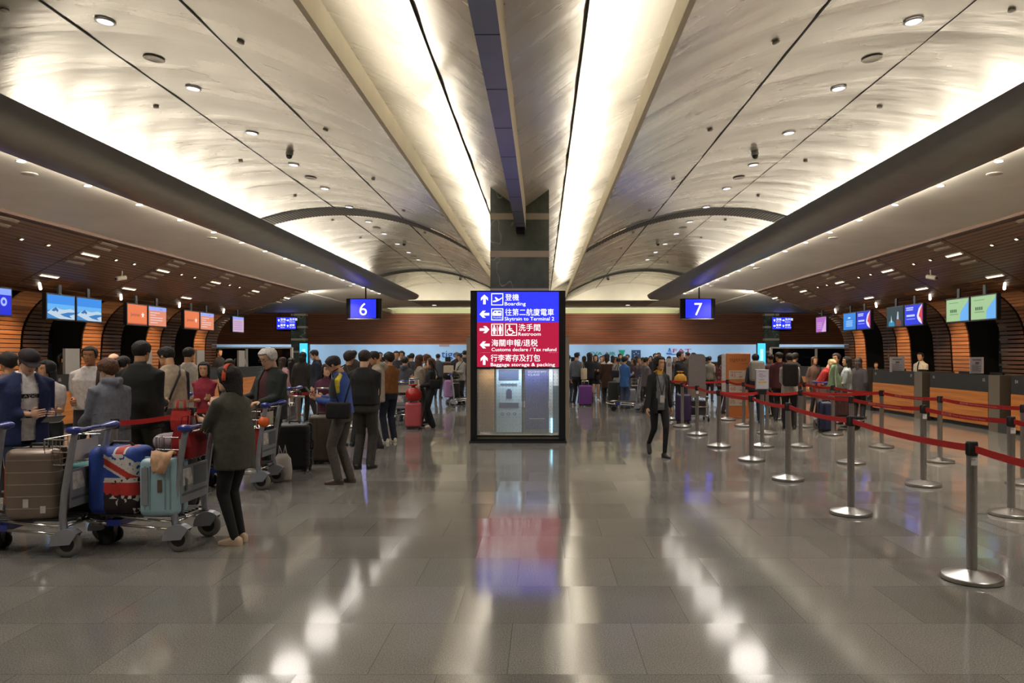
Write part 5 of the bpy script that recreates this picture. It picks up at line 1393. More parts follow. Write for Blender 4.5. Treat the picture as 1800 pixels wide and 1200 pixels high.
def add_hand(mb, w, d, n, side, m, det, curl=.5, scale=1.0):
    """palm, four bent fingers of different lengths and a thumb; d = direction, n = palm normal"""
    d = V(d).normalized(); n = V(n); n = (n - d * n.dot(d)).normalized(); u = d.cross(n)
    if u.dot(V((0, -.55, .8))) < 0: u = -u               # u = thumb side
    k = scale
    pal = []
    for f, hw, ht in ((-.03, .024, .019), (0, .027, .018), (.03, .036, .017), (.065, .042, .015), (.088, .040, .012), (.095, .034, .007)):
        c = V(w) + d * f * k
        pal.append([c + (u * hw * math.cos(a) + n * ht * math.sin(a)) * k for a in [2 * PI * j / 10 for j in range(10)]])
    mb.loft(pal, m)
    for off, L in ((.030, .070), (.010, .078), (-.010, .073), (-.029, .058)):
        p = V(w) + (d * .083 + u * off) * k; pts = [p]; ang = curl * .5; dd = d
        for i, seg in enumerate((.46, .32, .24)):
            dd = (d * math.cos(ang) + n * math.sin(ang)); p = p + dd * L * seg * k; pts.append(p); ang += curl * .9
        mb.limb(pts, [.0092 * k, .0086 * k, .0078 * k, .0062 * k], 7 if det > 1 else 5, m)
    p = V(w) + (d * .018 + u * .026) * k; t1 = (d * .6 + u * .72 + n * .25).normalized(); t2 = (d * .9 + u * .25 + n * .4).normalized()
    mb.limb([p, p + t1 * .034 * k, p + t1 * .034 * k + t2 * .028 * k], [.013 * k, .0105 * k, .008 * k], 7 if det > 1 else 5, m)
def ik(a, t, l1, l2, pole):
    a, t = V(a), V(t); v = t - a; L = min(v.length, (l1 + l2) * .999); dirv = v.normalized(); t = a + dirv * L
    x = (l1 * l1 - l2 * l2 + L * L) / (2 * L); h = math.sqrt(max(0, l1 * l1 - x * x))
    p = V(pole); p = (p - dirv * p.dot(dirv)).normalized()
    return a + dirv * x + p * h, t
HAIRC = {'k': '15110f', 'b': '2b1c14', 'br': '4a2f20', 'g': 'b9b4ad', 'w': 'd8d4ce', 'r': '5a3a26'}
ARMS = {  # wrist targets for (right, left) at 1.70 m, palm normals, curl
    'down': ((-.235, -.03, .84), (.235, -.03, .84), (1, 0, 0), (-1, 0, 0), .55),
    'phone': ((-.09, -.30, 1.12), (.08, -.29, 1.10), (.3, .4, .8), (-.3, .4, .8), .9),
    'phone1': ((-.06, -.30, 1.14), (.24, -.03, .86), (.3, .4, .8), (-1, 0, 0), .9),
    'push': ((-.21, -.36, 1.01), (.21, -.36, 1.01), (0, 0, -1), (0, 0, -1), 1.1),
    'hold': ((-.12, -.24, 1.02), (.12, -.24, 1.02), (1, 0, .2), (-1, 0, .2), .8),
    'cross': ((.10, -.19, 1.13), (-.10, -.21, 1.10), (0, .9, 0), (0, .9, 0), .5),
    'strap': ((-.13, -.15, 1.25), (.235, -.03, .85), (0, .7, -.3), (-1, 0, 0), 1.0),
    'chin': ((-.05, -.21, 1.36), (.16, -.30, 1.02), (.1, .6, .6), (-.2, 0, -1), .75),
    'reach': ((-.28, -.42, 1.05), (.1, -.46, 1.0), (0, 0, -1), (0, 0, -1), .4),
    'walk': ((-.27, -.16, .86), (.25, .14, .86), (1, 0, 0), (-1, 0, 0), .6),
    'hips': ((-.20, -.13, 1.0), (.20, -.13, 1.0), (1, 0, 0), (-1, 0, 0), .8),
}
def person(label, pos, h, head_deg, top='333333', pants='22242a', hair='short', hc='k', sk='m', arms='down', det=0, sleeves='long', hem=.80, w=1.0,
           lean=0, nod=0, turn=0, inner=None, opening=.055, collar=None, shoes='1c1b1b', legs='pants', stance=None, paint=None, paint_mats=(), seat=False,
           extras=None, skirt=None, headk=1.0, targets=None, tilt=0, puff=0, hood=None, armfix=None):
    """one standing figure; faces the viewer at 0 degrees, the right of the picture at 90"""
    s = h / 1.70
    e = empty('person', label, 'person', (pos[0], pos[1], 0), math.radians(head_deg))
    fem = hair in ('long', 'longloose', 'bob', 'bun', 'tail', 'fringe', 'puffy')
    sw = (.90 if fem else 1.0) * w
    vox = .013 if det > 1 else (.02 if det else .03)
    L = math.radians(lean)
    def up(p):                                          # bend the upper body forward at the hips
        p = V(p)
        if p.z > .92 and L:
            k = sstep(.92, 1.12, p.z); q = V((p.x, p.y, p.z - .92)); q.rotate(Matrix.Rotation(L * k, 3, 'X')); p = q + V((0, 0, .92))
        return p
    S = lambda p: V(p) * s
    # joints
    sh = [S(up((sd * .163 * sw, .016, 1.352))) for sd in (-1, 1)]
    pre = ARMS[arms]; tg = [S(pre[0]), S(pre[1])]
    if targets:
        for i in (0, 1):
            if targets[i] is not None: tg[i] = S(targets[i])
    elif lean and arms not in ('down', 'walk'): tg = [t + V((0, -.25 * math.sin(L), 0)) * s for t in tg]
    limbs = []
    for i, sd in enumerate((-1, 1)):
        pole = (sd * .2, .75, -.5) if arms != 'hips' else (sd, .3, 0)
        if pre[i][2] > 1.3 or (targets and targets[i] and targets[i][2] > 1.3): pole = (sd * .25, -.35, -1)
        el, wr = ik(sh[i], tg[i], .285 * s, .255 * s, pole); limbs.append((sh[i], el, wr))
    st = stance or (((-.095, 0, 0), 0), ((.095, .02, 0), 0))     # ankle positions and foot pitch (degrees) for right, left
    hips = [S((sd * .088, .0, .90)) for sd in (-1, 1)]
    legj = []
    for i in (0, 1):
        (ax, ay, az), pit = st[i]
        kn, an = ik(hips[i], S((ax, ay + .03, .085 + az)), .425 * s, .42 * s, (0, -1, 0)); legj.append((hips[i], kn, an, pit))
    # head frame
    nb = S(up((0, .022, 1.455)))
    HM = Matrix.Translation(nb + V((0, 0, 0))) @ Matrix.Rotation(L * .6 + math.radians(nod), 4, 'X') @ Matrix.Rotation(math.radians(tilt), 4, 'Y') @ Matrix.Rotation(math.radians(turn), 4, 'Z') @ Matrix.Scale(s * headk, 4) @ Matrix.Translation((0, -.022, .02 + (.0 if headk == 1 else -.01)))
    skm = skin(sk); lips = mat('a9665a' if fem else '9a6553', .5, 0, .03, 9); hm = mat(HAIRC.get(hc, hc), .7, 0, .35, 70, 0, 0, .6)
    mb = MB()
    mb.limb([S(up((0, .035, 1.36))), S(up((0, .03, 1.45))), HM @ V((0, .03, .07))], [.062 * s * (.9 if fem else 1), .054 * s * (.88 if fem else 1), .053 * s * (.88 if fem else 1)], 12, 0)
    def torso(k, z0, z1, m=0, target=None):
        t = target if target is not None else mb
        secs = [(.80, .172, .125, .0), (.92, .170, .122, 0), (1.05, .153 * (1.0 + (w - 1) * .6), .110 * (1 + (w - 1) * 1.0), 0), (1.20, .163, .120, -.004), (1.29, .168, .116, .002), (1.355, .142, .096, .012), (1.41, .098, .076, .018), (1.462, .070, .060, .022)]
        n = 20; rings = []
        for z, a, b, yc in [q for q in secs if z0 - .001 <= q[0] <= z1]:
            rings.append([S(up((sw * (a + k) * math.copysign(abs(math.cos(x)) ** .85, math.cos(x)), yc + (b + k) * w * math.copysign(abs(math.sin(x)) ** .85, math.sin(x)), z))) for x in [2 * PI * j / n for j in range(n)]])
        if z0 < .92:
            zz = z0; rings.insert(0, [S((p.x / s, p.y / s, zz)) for p in rings[0]]) if z0 < .80 - .001 else None
        t.loft(rings, m)
    torso(-.02, .92, 1.5)
    for i, (a, b, c) in enumerate(limbs):
        mb.limb([a + (b - a) * .16, a + (b - a) * .5, b, b + (c - b) * .35, c], [.047 * s * w, .044 * s * w, .038 * s, .036 * s, .026 * s], 10, 0)
        dv = (c - b).normalized()
        nrm = pre[2 + i]
        if arms in ('phone', 'push', 'hold', 'reach', 'cross', 'chin'): dv = (dv + V((0, -.25, .15))).normalized()
        if armfix and armfix[i]: dv = V(armfix[i][0]); nrm = armfix[i][1]
        add_hand(mb, c, dv, nrm, (-1, 1)[i], 0, det, pre[4], s)
    if legs in ('shorts', 'skirt', 'bare'):
        for a, kn, an, pit in legj: mb.limb([a, kn, kn + (an - kn) * .35, an], [.08 * s, .055 * s, .055 * s, .036 * s], 12, 0)
    elif legs == 'ankle':
        for a, kn, an, pit in legj: mb.limb([kn + (an - kn) * .4, an - V((0, 0, .02 * s))], [.045 * s, .034 * s], 10, 0)
    add_head(mb, HM, det, (0, 1, 2, 3), True)
    mb.build('body', [skm, lips, mat('e8e4de', .3, 0, .02, 9), mat('120d0b', .35, 0, .1, 9)], e, auto=70)
    # hair or hat
    if hair in ('cap', 'beanie'):
        hair_mesh(HM, 'crew', det).build('hair', hm, e, smooth=True)
        c = MB(); rings = []
        for t, k in ((.66, .008), (.72, .016), (.84, .018), (.93, .017), (.985, .015)):
            rings.append([head_pt(2 * PI * j / 24, t, False) + (head_pt(2 * PI * j / 24, t, False) - V((0, .008, .12))).normalized() * k for j in range(24)])
        c.loft(rings, 0)
        if hair == 'cap':
            for i in (0,):
                n = 12; A = []; B = []
                for j in range(n + 1):
                    th = PI * (j / n - .5); A.append((.078 * math.sin(th), -.07 * math.cos(th) - .01, .158)); B.append((.080 * math.sin(th), -.168 * math.cos(th) ** .8 - .01 if abs(th) < PI / 2 - .01 else -.012, .138))
                A2 = [(p[0], p[1], p[2] + .006) for p in A]; B2 = [(p[0], p[1], p[2] + .005) for p in B]
                c.loft([A, B, B2, A2], 0, caps=False, closed=False)
        c.xf(HM); c.build('cap' if hair == 'cap' else 'beanie', cloth(hc if len(hc) == 6 else '242024'), e, auto=60)
    elif hair != 'none':
        hair_mesh(HM, hair, det).build('hair', hm, e, smooth=True)
    # top
    t = MB(); thick = .012 + puff
    torso(thick, hem, 1.5, 0, t)
    if hem > .80:
        pass
    for (a, b, c) in limbs:
        r = [.061 * s * (1 + (w - 1) * .6) + puff, .057 * s + puff, .052 * s + puff, .048 * s + puff, .040 * s + puff * .7]
        a0 = a + V((-math.copysign(.085, a.x) * s, 0, .038 * s))
        if sleeves == 'long': t.limb([a0, a, a + (b - a) * .5, b, b + (c - b) * .5, c - (c - b) * .04], [.05 * s, r[0], r[1], r[2], r[3], r[4]], 12)
        elif sleeves == 'short': t.limb([a0, a, a + (b - a) * .35, a + (b - a) * .66], [.05 * s, r[0] * .98, r[0] * .98, r[1] * 1.02], 12)
        elif sleeves == 'elbow': t.limb([a0, a, a + (b - a) * .5, b + (c - b) * .1], [.05 * s, r[0], r[1], r[2]], 12)
    if hood: t.limb([S(up((-.075, .075, 1.46))), S(up((0, .135, 1.43))), S(up((.075, .075, 1.46)))], [.05 * s, .068 * s, .05 * s], 10)
    if collar:
        ck = MB(); n = 16
        rings = []
        for z, k in ((1.43, .078), (1.475, .064), (1.49, .062), (1.488, .056), (1.45, .06)): rings.append([S(up((k * math.cos(2 * PI * j / n), .026 + k * .92 * math.sin(2 * PI * j / n), z))) for j in range(n)])
        ck.loft(rings, 0, caps=False); ck.build('collar', cloth(collar), e, smooth=True)
    wdt = opening
    def post_top(me):
        if inner:
            bm = bmesh.new(); bm.from_mesh(me); kill = []
            for f in bm.faces:
                c = f.calc_center_median() / s; nn = f.normal
                if nn.y < -.25 and c.y < 0 and c.z > .5:
                    z = c.z; lim = wdt * (1.0 if z > 1.0 else .8) * (1 - .25 * sstep(1.25, 1.45, z))
                    if abs(c.x) < lim and abs(c.x) < .12: kill.append(f)
            bmesh.ops.delete(bm, geom=kill, context='FACES'); bm.to_mesh(me); bm.free()
        if paint:
            for p in me.polygons: p.material_index = paint(p.center / s, p.normal)
    fuse(t, 'jacket' if (inner or puff or sleeves == 'long') else 'shirt', [cloth(top)] + [cloth(c) for c in paint_mats], e, vox, post_top)
    if inner:
        t2 = MB(); torso(.0, .92 if hem > .8 else .80, 1.5, 0, t2); t2.build('shirt', cloth(inner), e, smooth=True)
    # legs
    if legs in ('pants', 'ankle', 'slim', 'shorts', 'wide'):
        p = MB(); n = 18; rings = []
        for z, a, b in ((1.0, .150, .108), (.93, .166, .118), (.86, .172, .120), (.81, .165, .112)):
            rings.append([S((sw * a * math.cos(2 * PI * j / n), b * w * math.sin(2 * PI * j / n), z)) for j in range(n)])
        p.loft(rings)
        for i, (a, kn, an, pit) in enumerate(legj):
            k = {'slim': (.082, .057, .046, .038), 'ankle': (.085, .060, .052, .046), 'wide': (.094, .082, .080, .082)}.get(legs, (.090, .068, .062, .058))
            k = [x * s * (1 + (w - 1) * .5) for x in k]
            if legs == 'shorts': p.limb([a, a + (kn - a) * .55], [k[0], k[0] * .98], 12)
            else:
                end = an + (kn - an) * (.28 if legs == 'ankle' else .0) - V((0, 0, .02 * s if legs != 'ankle' else 0))
                p.limb([a, a + (kn - a) * .5, kn, kn + (end - kn) * .5, end], [k[0], (k[0] + k[1]) * .52, k[1], k[2], k[3]], 12)
        fuse(p, 'shorts' if legs == 'shorts' else 'trousers', cloth(pants), e, vox)
    elif legs == 'skirt':
        p = MB(); rings = []; n = 20
        for z, a, b in ((1.0, .14, .10), (.9, .17, .125), (.7, .19, .15), (skirt or .5, .2, .165), ((skirt or .5) + .005, .19, .155)):
            rings.append([S((a * math.cos(2 * PI * j / n), b * math.sin(2 * PI * j / n), z)) for j in range(n)])
        p.loft(rings); p.build('skirt', cloth(pants), e, smooth=True)
    # shoes
    for i, (a, kn, an, pit) in enumerate(legj):
        f = MB(); n = 12
        for y, hw, ht, zc in ((.075, .018, .03, .045), (.062, .030, .046, .05), (.02, .035, .05, .052), (-.04, .038, .042, .044), (-.10, .043, .030, .033), (-.145, .038, .024, .027), (-.175, .022, .016, .021)):
            pass
        secs = []
        for y, hw, top_ in ((.072, .016, .05), (.060, .030, .075), (.02, .034, .092), (-.03, .036, .085), (-.08, .042, .060), (-.13, .041, .045), (-.165, .030, .034), (-.178, .012, .022)):
            secs.append([V((hw * math.cos(x), y, max(0.0, .012 + (top_ - .012) * (.5 + .5 * math.sin(x)) if math.sin(x) > -.3 else 0))) for x in [2 * PI * j / n for j in range(n)]])
        f.loft(secs)
        yaw = math.radians((-8, 8)[i]); R3 = Matrix.Translation(V((an.x, an.y, an.z - .085 * s))) @ Matrix.Rotation(yaw, 4, 'Z') @ Matrix.Rotation(math.radians(pit), 4, 'X') @ Matrix.Scale(s, 4)
        if pit > 0: R3 = Matrix.Translation(V((0, 0, .04 * s))) @ R3
        f.xf(R3); f.build('shoe', mat(shoes, .5, 0, .06, 8), e, auto=50)
    if extras: extras(e, s, up, HM, limbs)
    return e
def glasses(e, HM, col='1a1a1c'):
    g = MB()
    for sd in (-1, 1):
        g.tube([(sd * .031 + .021 * math.cos(2 * PI * k / 12), -.096, .118 + .015 * math.sin(2 * PI * k / 12)) for k in range(13)], .0022, 5)
        g.tube([(sd * .052, -.095, .12), (sd * .078, 0, .118)], .002, 5)
    g.tube([(-.01, -.098, .12), (.01, -.098, .12)], .002, 5); g.xf(HM); g.build('glasses', mat(col, .3), e)
def mask(e, HM, col='cfd6da'):
    m = MB(); rings = []
    for i in range(6):
        t = .08 + .34 * i / 5; rings.append([head_pt(a, t) + V((0, -.006 - .006 * math.cos(a), 0)) for a in [-1.25 + 2.5 * j / 10 for j in range(11)]])
    m.loft(rings, caps=False, closed=False); m.xf(HM); m.build('face_mask', cloth(col), e, smooth=True)
def strap_line(e, s, up, pts, col, r=.009, name='strap'):
    MB().tube([V(up(p)) * s for p in pts], r * s, 6, 0).build(name, cloth(col), e, smooth=True)
def bag_on(label, cat, e, off, size, col, rz=0, name='shoulder_bag', strap=None, sc=None):
    """a bag that hangs beside a person, standing as its own thing; off is in the person's frame"""
    M = Matrix.Translation(e.location) @ Matrix.Rotation(e.rotation_euler.z, 4, 'Z')
    p = M @ V(off); b = empty(name, label, cat, p, e.rotation_euler.z + rz)
    MB().rbox(-size[0] / 2, size[0] / 2, -size[1] / 2, size[1] / 2, 0, size[2], min(size) * .3, 0, 3).build('bag_body', cloth(col), b, auto=50)
    Mi = Matrix.Rotation(-rz, 4, 'Z')
    if strap:
        MB().tube([Mi @ (V(q) - V(off)) for q in strap], .010, 6).build('strap', cloth(sc or col), b, smooth=True)
    return b
def hgt(v, d): return 1.6 + (HY - v) * d / FPX
def P(label, u, d, v, head, **k):
    return person(label, fl(u, d), hgt(v, d), head, **k)
BK = (110, 180, -160, 150, -140)
# ---- front left group
def ex_cap(e, s, up, HM, limbs):
    mb = MB(); mb.box(-.075, .075, -.128, -.12, 1.235, 1.275); mb.xf(Matrix.Scale(s, 4)); mb.v = [tuple(V(up(V(p) / s)) * s + V((0, -.012, 0))) for p in mb.v]
    b = mb.build('chest_band', BLACK, e)
    t = MB(); write(t, 'ATIC', (0, 0, 0), EX, EZ, .026, 0, .11, 'c'); t.v = [tuple(V(up((p[0], -.131, 1.243 + p[2]))) * s + V((0, -.016, 0))) for p in t.v]; t.build('chest_print', mat('d8d4d0', .6), b)
    m = MB(); m.ball((0, 0, 0), (.010, .045, .08), 0, 8, 6)
P1 = P('man in black cap and navy jacket over a white T-shirt, looking down', 40, 7.05, 609, 52, top='1f2a55', pants='27384c', hair='cap', hc='2a2226', sk='l', arms='hold', det=2, inner='d8d4d4', opening=.075, lean=10, nod=22, hem=.76, w=1.18, extras=ex_cap,
       targets=((-.02, -.30, 1.06), (.16, -.27, 1.04)), stance=(((-.10, 0, 0), 0), ((.11, .05, 0), 0)))
ph = tag(MB().rbox(-.075, .075, -.005, .005, 0, .16, .004).build('clipboard', mat('151518', .3), None, loc=(-4.47, 6.72, .985), rz=.3), 'dark tablet held by the man in the black cap', 'tablet'); ph.rotation_euler = (1.2, 0, .9)
P('person with dark hair at the left picture edge behind the man in the cap', 14, 8.4, 621, -120, top='6a5f6a', pants='222228', hair='puffy', det=1, arms='hold')
P('woman with long dark hair and white short-sleeved top behind the man in the cap', 84, 8.3, 634, 30, top='c9c1bd', pants='26262c', hair='long', det=1, sleeves='short', arms='phone', turn=-50, hem=.9)
P('man in white polo shirt with a dark backpack strap, facing the viewer', 158, 9.2, 610, 15, top='cfc8c4', pants='2a2a30', hair='short', sk='d', det=2, sleeves='short', arms='hold', w=1.08, hem=.86,
  extras=lambda e, s, up, HM, limbs: strap_line(e, s, up, [(.10, .06, 1.44), (.12, -.09, 1.40), (.125, -.145, 1.25), (.13, -.14, 1.05)], '3a2a24', .02))
def ex_puff(e, s, up, HM, limbs):
    g = MB()
    for k in range(7):
        z = .72 + .095 * k; n = 20; a, b = (.188 if z < 1.25 else .195), .142
        g.tube([V(up((a * math.cos(2 * PI * j / n), b * math.sin(2 * PI * j / n), z))) * s for j in range(n + 1)], .004, 4)
    g.build('quilt_seam', cloth('4a4d56'), e)
P('person with short brown hair in a grey hooded puffer jacket, seen from behind', 196, 7.5, 632, -118, top='72757f', pants='1f1f24', hair='puffy', hc='r', sk='l', det=2, puff=.022, hood=True, hem=.66, arms='hold', lean=6, extras=ex_puff, targets=((-.14, -.3, 1.0), (.12, -.34, .98)), w=1.06)
P('bald man behind the person in the grey puffer jacket', 200, 10.6, 621, 30, top='5a4a44', pants='222228', hair='bald', sk='l', det=1)
P('woman with black tied-back hair in a dark coat left of the man in black', 217, 9.9, 626, 170, top='1d1b1d', pants='1a1a1c', hair='tail', det=1, arms='hold')
P('tall man in a black jacket seen from behind among the left queue', 249, 8.1, 600, 176, top='191a18', pants='3a3a30', hair='short', det=2, w=1.22, arms='hold', collar='4a4440', hem=.78)
P('man in cream jacket with navy sleeves and a black shoulder strap, looking left', 303, 8.9, 607, -128, top='2a2c38', pants='2f2b2a', hair='short', sk='m', det=2, lean=10, nod=15, turn=18, arms='hold', w=1.05,
  paint=lambda c, n: 1 if (abs(c.x) < .165 and c.z > .95) else (2 if c.z <= .95 and abs(c.x) < .2 else 0), paint_mats=('b3a18a', '55504e'),
  extras=lambda e, s, up, HM, limbs: strap_line(e, s, up, [(-.12, .02, 1.46), (-.05, .15, 1.33), (.06, .155, 1.12), (.15, .14, .92)], '151515', .013))
P('person in a white top with their back turned, behind the man in the cream jacket', 332, 12.2, 611, 175, top='a8a094', pants='3a3430', hair='short', det=1)
P('woman in a red T-shirt with long dark hair and folded arms', 359, 10.4, 637, 8, top='8a2436', pants='241f24', hair='long', det=2, sleeves='short', arms='cross', hem=.88)
# ---- woman with the headband at the nearest trolley
def ex_band(e, s, up, HM, limbs):
    m = MB(); m.tube([tuple(head_pt(a, .78 + .0 * a, False) * 1.0 + (head_pt(a, .78, False) - V((0, .01, .12))).normalized() * .022) for a in (-1.75, -1.6)], .004, 6)
    b = MB(); rings = []
    for k in range(15):
        th = PI * (k / 14) ; x, z = math.cos(th), math.sin(th)
        r0 = V((.110 * x, -.012, .10 + .156 * z)); r1 = V((.110 * x, .026, .10 + .157 * z))
        rings.append([r0, r1, r1 * .96 + V((0, 0, .004)), r0 * .96 + V((0, 0, .004))])
    b.loft(rings); b.xf(HM); b.build('headband', cloth('d0522e'), e, smooth=True)
P('woman with an orange headband in a dark olive jacket leaning on the nearest trolley', 413, 6.28, 645, -110, top='45453c', pants='131314', hair='bob', hc='k', sk='l', det=2, w=1.2, hem=.72, legs='slim', shoes='cdb59a', lean=7, turn=16, nod=-2, arms='chin', headk=1.06,
  targets=((-.02, -.36, 1.16), (.05, -.215, 1.315)), stance=(((-.075, -.02, 0), 0), ((.075, .04, 0), 0)), extras=ex_band, collar='55544a')
def ex_old(e, s, up, HM, limbs): glasses(e, HM)
P('grey haired man with glasses in a dark cardigan over a maroon shirt, looking down', 477, 9.5, 613, -28, top='2b302d', pants='26282a', hair='grey', hc='w', sk='l', det=2, inner='4a262a', opening=.07, nod=22, headk=1.13, arms='push', w=1.2, hem=.78, extras=ex_old, targets=((-.22, -.34, 1.04), (.12, -.3, 1.02)))
# ---- middle left group
P('woman with long dark hair in a maroon jacket beside the man with the phone', 573, 11.4, 640, 12, top='4a1c34', pants='231519', hair='long', sk='l', det=2, arms='phone', hem=.74, turn=20)
P13 = P('man in a blue jacket with a yellow shoulder stripe, reading his phone', 603, 9.15, 622, -98, top='37539c', pants='4b463f', hair='short', sk='m', det=2, lean=7, nod=26, arms='phone', hem=.82, shoes='4a3a30',
  paint=lambda c, n: (2 if -.02 < c.y < .022 and c.z > 1.2 and abs(c.x) > .08 else (1 if c.y <= -.02 and c.z > 1.12 and abs(c.x) > .1 else (3 if c.z < .87 and abs(c.x) < .2 else 0))), paint_mats=('33383c', 'd8c63a', 'a4937f'), extras=lambda e, s, up, HM, limbs: glasses(e, HM), stance=(((-.085, .04, 0), 0), ((.085, -.06, 0), 0)))
M_ = Matrix.Translation(P13.location) @ Matrix.Rotation(P13.rotation_euler.z, 4, 'Z')
o = tag(MB().rbox(-.036, .036, -.004, .004, 0, .145, .004).build('smartphone', BLACK, None, loc=M_ @ V((0, -.40, 1.08)), rz=P13.rotation_euler.z), 'dark smartphone in the hands of the man in blue', 'phone'); o.rotation_euler.x = .7
bag_on('black shoulder bag on the hip of the man in blue and yellow', 'bag', P13, (.25, .05, .82), (.10, .30, .20), '141417', 0, strap=[(.25, .05, 1.0), (.23, .0, 1.15), (.10, -.10, 1.38), (-.03, .02, 1.47), (.12, .16, 1.3), (.25, .12, 1.0)])
P14 = P('heavy man in a black short-sleeved shirt and dark trousers, seen from behind', 641, 10.35, 616, 172, top='1b1b1c', pants='34302b', hair='short', hc='b', sk='l', det=2, sleeves='elbow', w=1.2, hem=.84, arms='hold', shoes='1a1a1a')
P('man in a cream hooded sweater looking down, behind the man in black', 662, 12.6, 616, -75, top='a89c8a', pants='3a3a40', hair='short', det=1, nod=20, hood=True, arms='phone', w=1.08)
P16 = P('person in a brown jacket and navy trousers with white shoes, seen from behind', 684, 13.5, 620, -138, top='7d4c24', pants='1b2232', hair='puffy', hc='k', sk='m', det=2, shoes='d6cec0', arms='phone', hem=.86, w=1.1)
bag_on('white handbag on the hip of the person in the brown jacket', 'handbag', P16, (.25, .08, .80), (.1, .26, .17), 'cfc6b8', 0, name='handbag', strap=[(.25, .0, .95), (.24, .0, 1.2), (.1, .0, 1.46), (.2, .15, 1.25), (.25, .15, .95)])
P('person with brown hair standing just behind the man in black', 614, 12.9, 618, 165, top='33261e', pants='222222', hair='puffy', hc='b', det=1)
P('person in a grey hooded top with a pale hood, in the left queue', 712, 17.6, 628, 168, top='50535a', pants='2a2a2e', hair='short', det=1, hood=True, arms='hold')
P('man with short dark hair far back, left of the pair facing the viewer', 697, 19.2, 617, 10, top='2a2a30', pants='222226', hair='short', det=0)
P('man with short dark hair far back, right one of the pair facing the viewer', 706, 19.8, 617, -10, top='33302e', pants='222226', hair='short', det=0)
P('woman with long brown hair in a beige coat near the pink suitcase', 738, 16.4, 624, 120, top='9a8f80', pants='33302e', hair='long', hc='br', det=1, arms='phone')
P('woman with auburn hair behind the woman in black with the pink suitcase', 750, 17.2, 623, -100, top='8a7454', pants='2a2a2c', hair='longloose', hc='r', det=1, arms='phone')
P22 = P('woman with short brown hair in a black jacket facing left, beside the pink suitcase', 757, 16.1, 630, -82, top='17171a', pants='22282c', hair='bob', hc='r', sk='l', det=2, legs='wide', shoes='cfc8be', arms='hold')
bag_on('black shoulder bag carried by the woman beside the pink suitcase', 'bag', P22, (.24, .1, .85), (.09, .24, .2), '0f1112', strap=[(.24, .1, 1.0), (.2, .05, 1.35), (.13, .0, 1.46), (.2, .15, 1.2), (.24, .16, 1.0)])
P23 = P('person in a pale grey sweater and black trousers just left of the sign', 810, 23.2, 621, -40, top='9d9a92', pants='1a1c20', hair='short', det=1, arms='phone', nod=20,
  extras=lambda e, s, up, HM, limbs: strap_line(e, s, up, [(.12, .0, 1.46), (.04, -.15, 1.25), (-.1, -.16, 1.05)], '2a2a2a', .012))
P('person in a grey knitted hat and black jacket far behind, left of the lit sign', 803, 26.4, 619, 0, top='1a1a1c', pants='222226', hair='beanie', hc='6a6a70', det=0)
P('person with dark hair farther behind the one in the pale sweater', 817, 27.6, 616, 170, top='2a2a30', pants='222226', hair='short', det=0)
P('woman in a pink top with long hair, behind the grey haired man', 497, 17.2, 628, 160, top='a8858a', pants='2a2a2c', hair='long', hc='b', det=1)
P('woman with long black hair next to the woman in pink, seen from behind', 512, 18.6, 629, 175, top='1e1c1e', pants='1c1c1c', hair='long', det=1)
P('person with a dark hooded coat seen from behind, left of the man in navy', 532, 17.8, 619, 178, top='2a2622', pants='1c1c1c', hair='long', det=1, puff=.015, w=1.1)
P('man in a navy coat wearing a white face mask, looking down', 556, 17.4, 614, -80, top='1a2030', pants='1c1c22', hair='short', sk='l', det=1, nod=20, puff=.01, extras=lambda e, s, up, HM, limbs: mask(e, HM))
for u, d, v, hd, t, l in ((622, 21, 616, 170, '3a3430', 'person with dark hair seen above the shoulder of the man in blue'), (668, 23, 619, 20, '55483e', 'person in a taupe top far back in the left queue'),
                          (724, 22, 621, 175, '3a4048', 'person in a slate top far back, behind the woman in beige'), (690, 25, 622, 10, '2a2024', 'person in dark plum far back in the left queue'),
                          (770, 27, 622, 170, '4a5058', 'person in grey-blue far back near the tigerair lettering'), (719, 27.6, 624, -90, '2c2c30', 'person in charcoal deepest in the left queue'),
                          (640, 26, 620, 178, '44362c', 'person in a brown top far back behind the man in black'), (735, 29, 624, 15, '70757c', 'person in pale grey far back, left of the lit sign')):
    P(l, u, d, v, hd, top=t, pants='24242a', hair='short' if int(u) % 3 else 'long', det=0, arms='hold')
# staff behind the left counters
P('uniformed agent with dark hair behind the left counters, seen from behind', 114, 17.6, 619, 150, top='1c1c20', pants='1c1c20', hair='tail', det=1)
P('agent in a white shirt and black vest behind the left counters, hand to the face', 130, 18.6, 615, -40, top='b8b2aa', pants='1c1c20', hair='short', det=1, arms='chin', paint=lambda c, n: 1 if abs(c.x) < .15 and c.z < 1.36 else 0, paint_mats=('1e1e22',))
P('agent in dark uniform in front of the left booth window', 386, 26.2, 614, 60, top='24242a', pants='1c1c20', hair='tail', det=0)
P('agent in a white shirt and dark vest near the left booth', 421, 27.8, 616, 5, top='a8a49e', pants='1c1c20', hair='short', sk='d', det=0, paint=lambda c, n: 1 if abs(c.x) < .14 else 0, paint_mats=('1e1e22',))
P('person with tousled dark hair in a patterned black top near the left booth', 403, 15.2, 632, 170, top='262420', pants='1c1c20', hair='puffy', det=1)
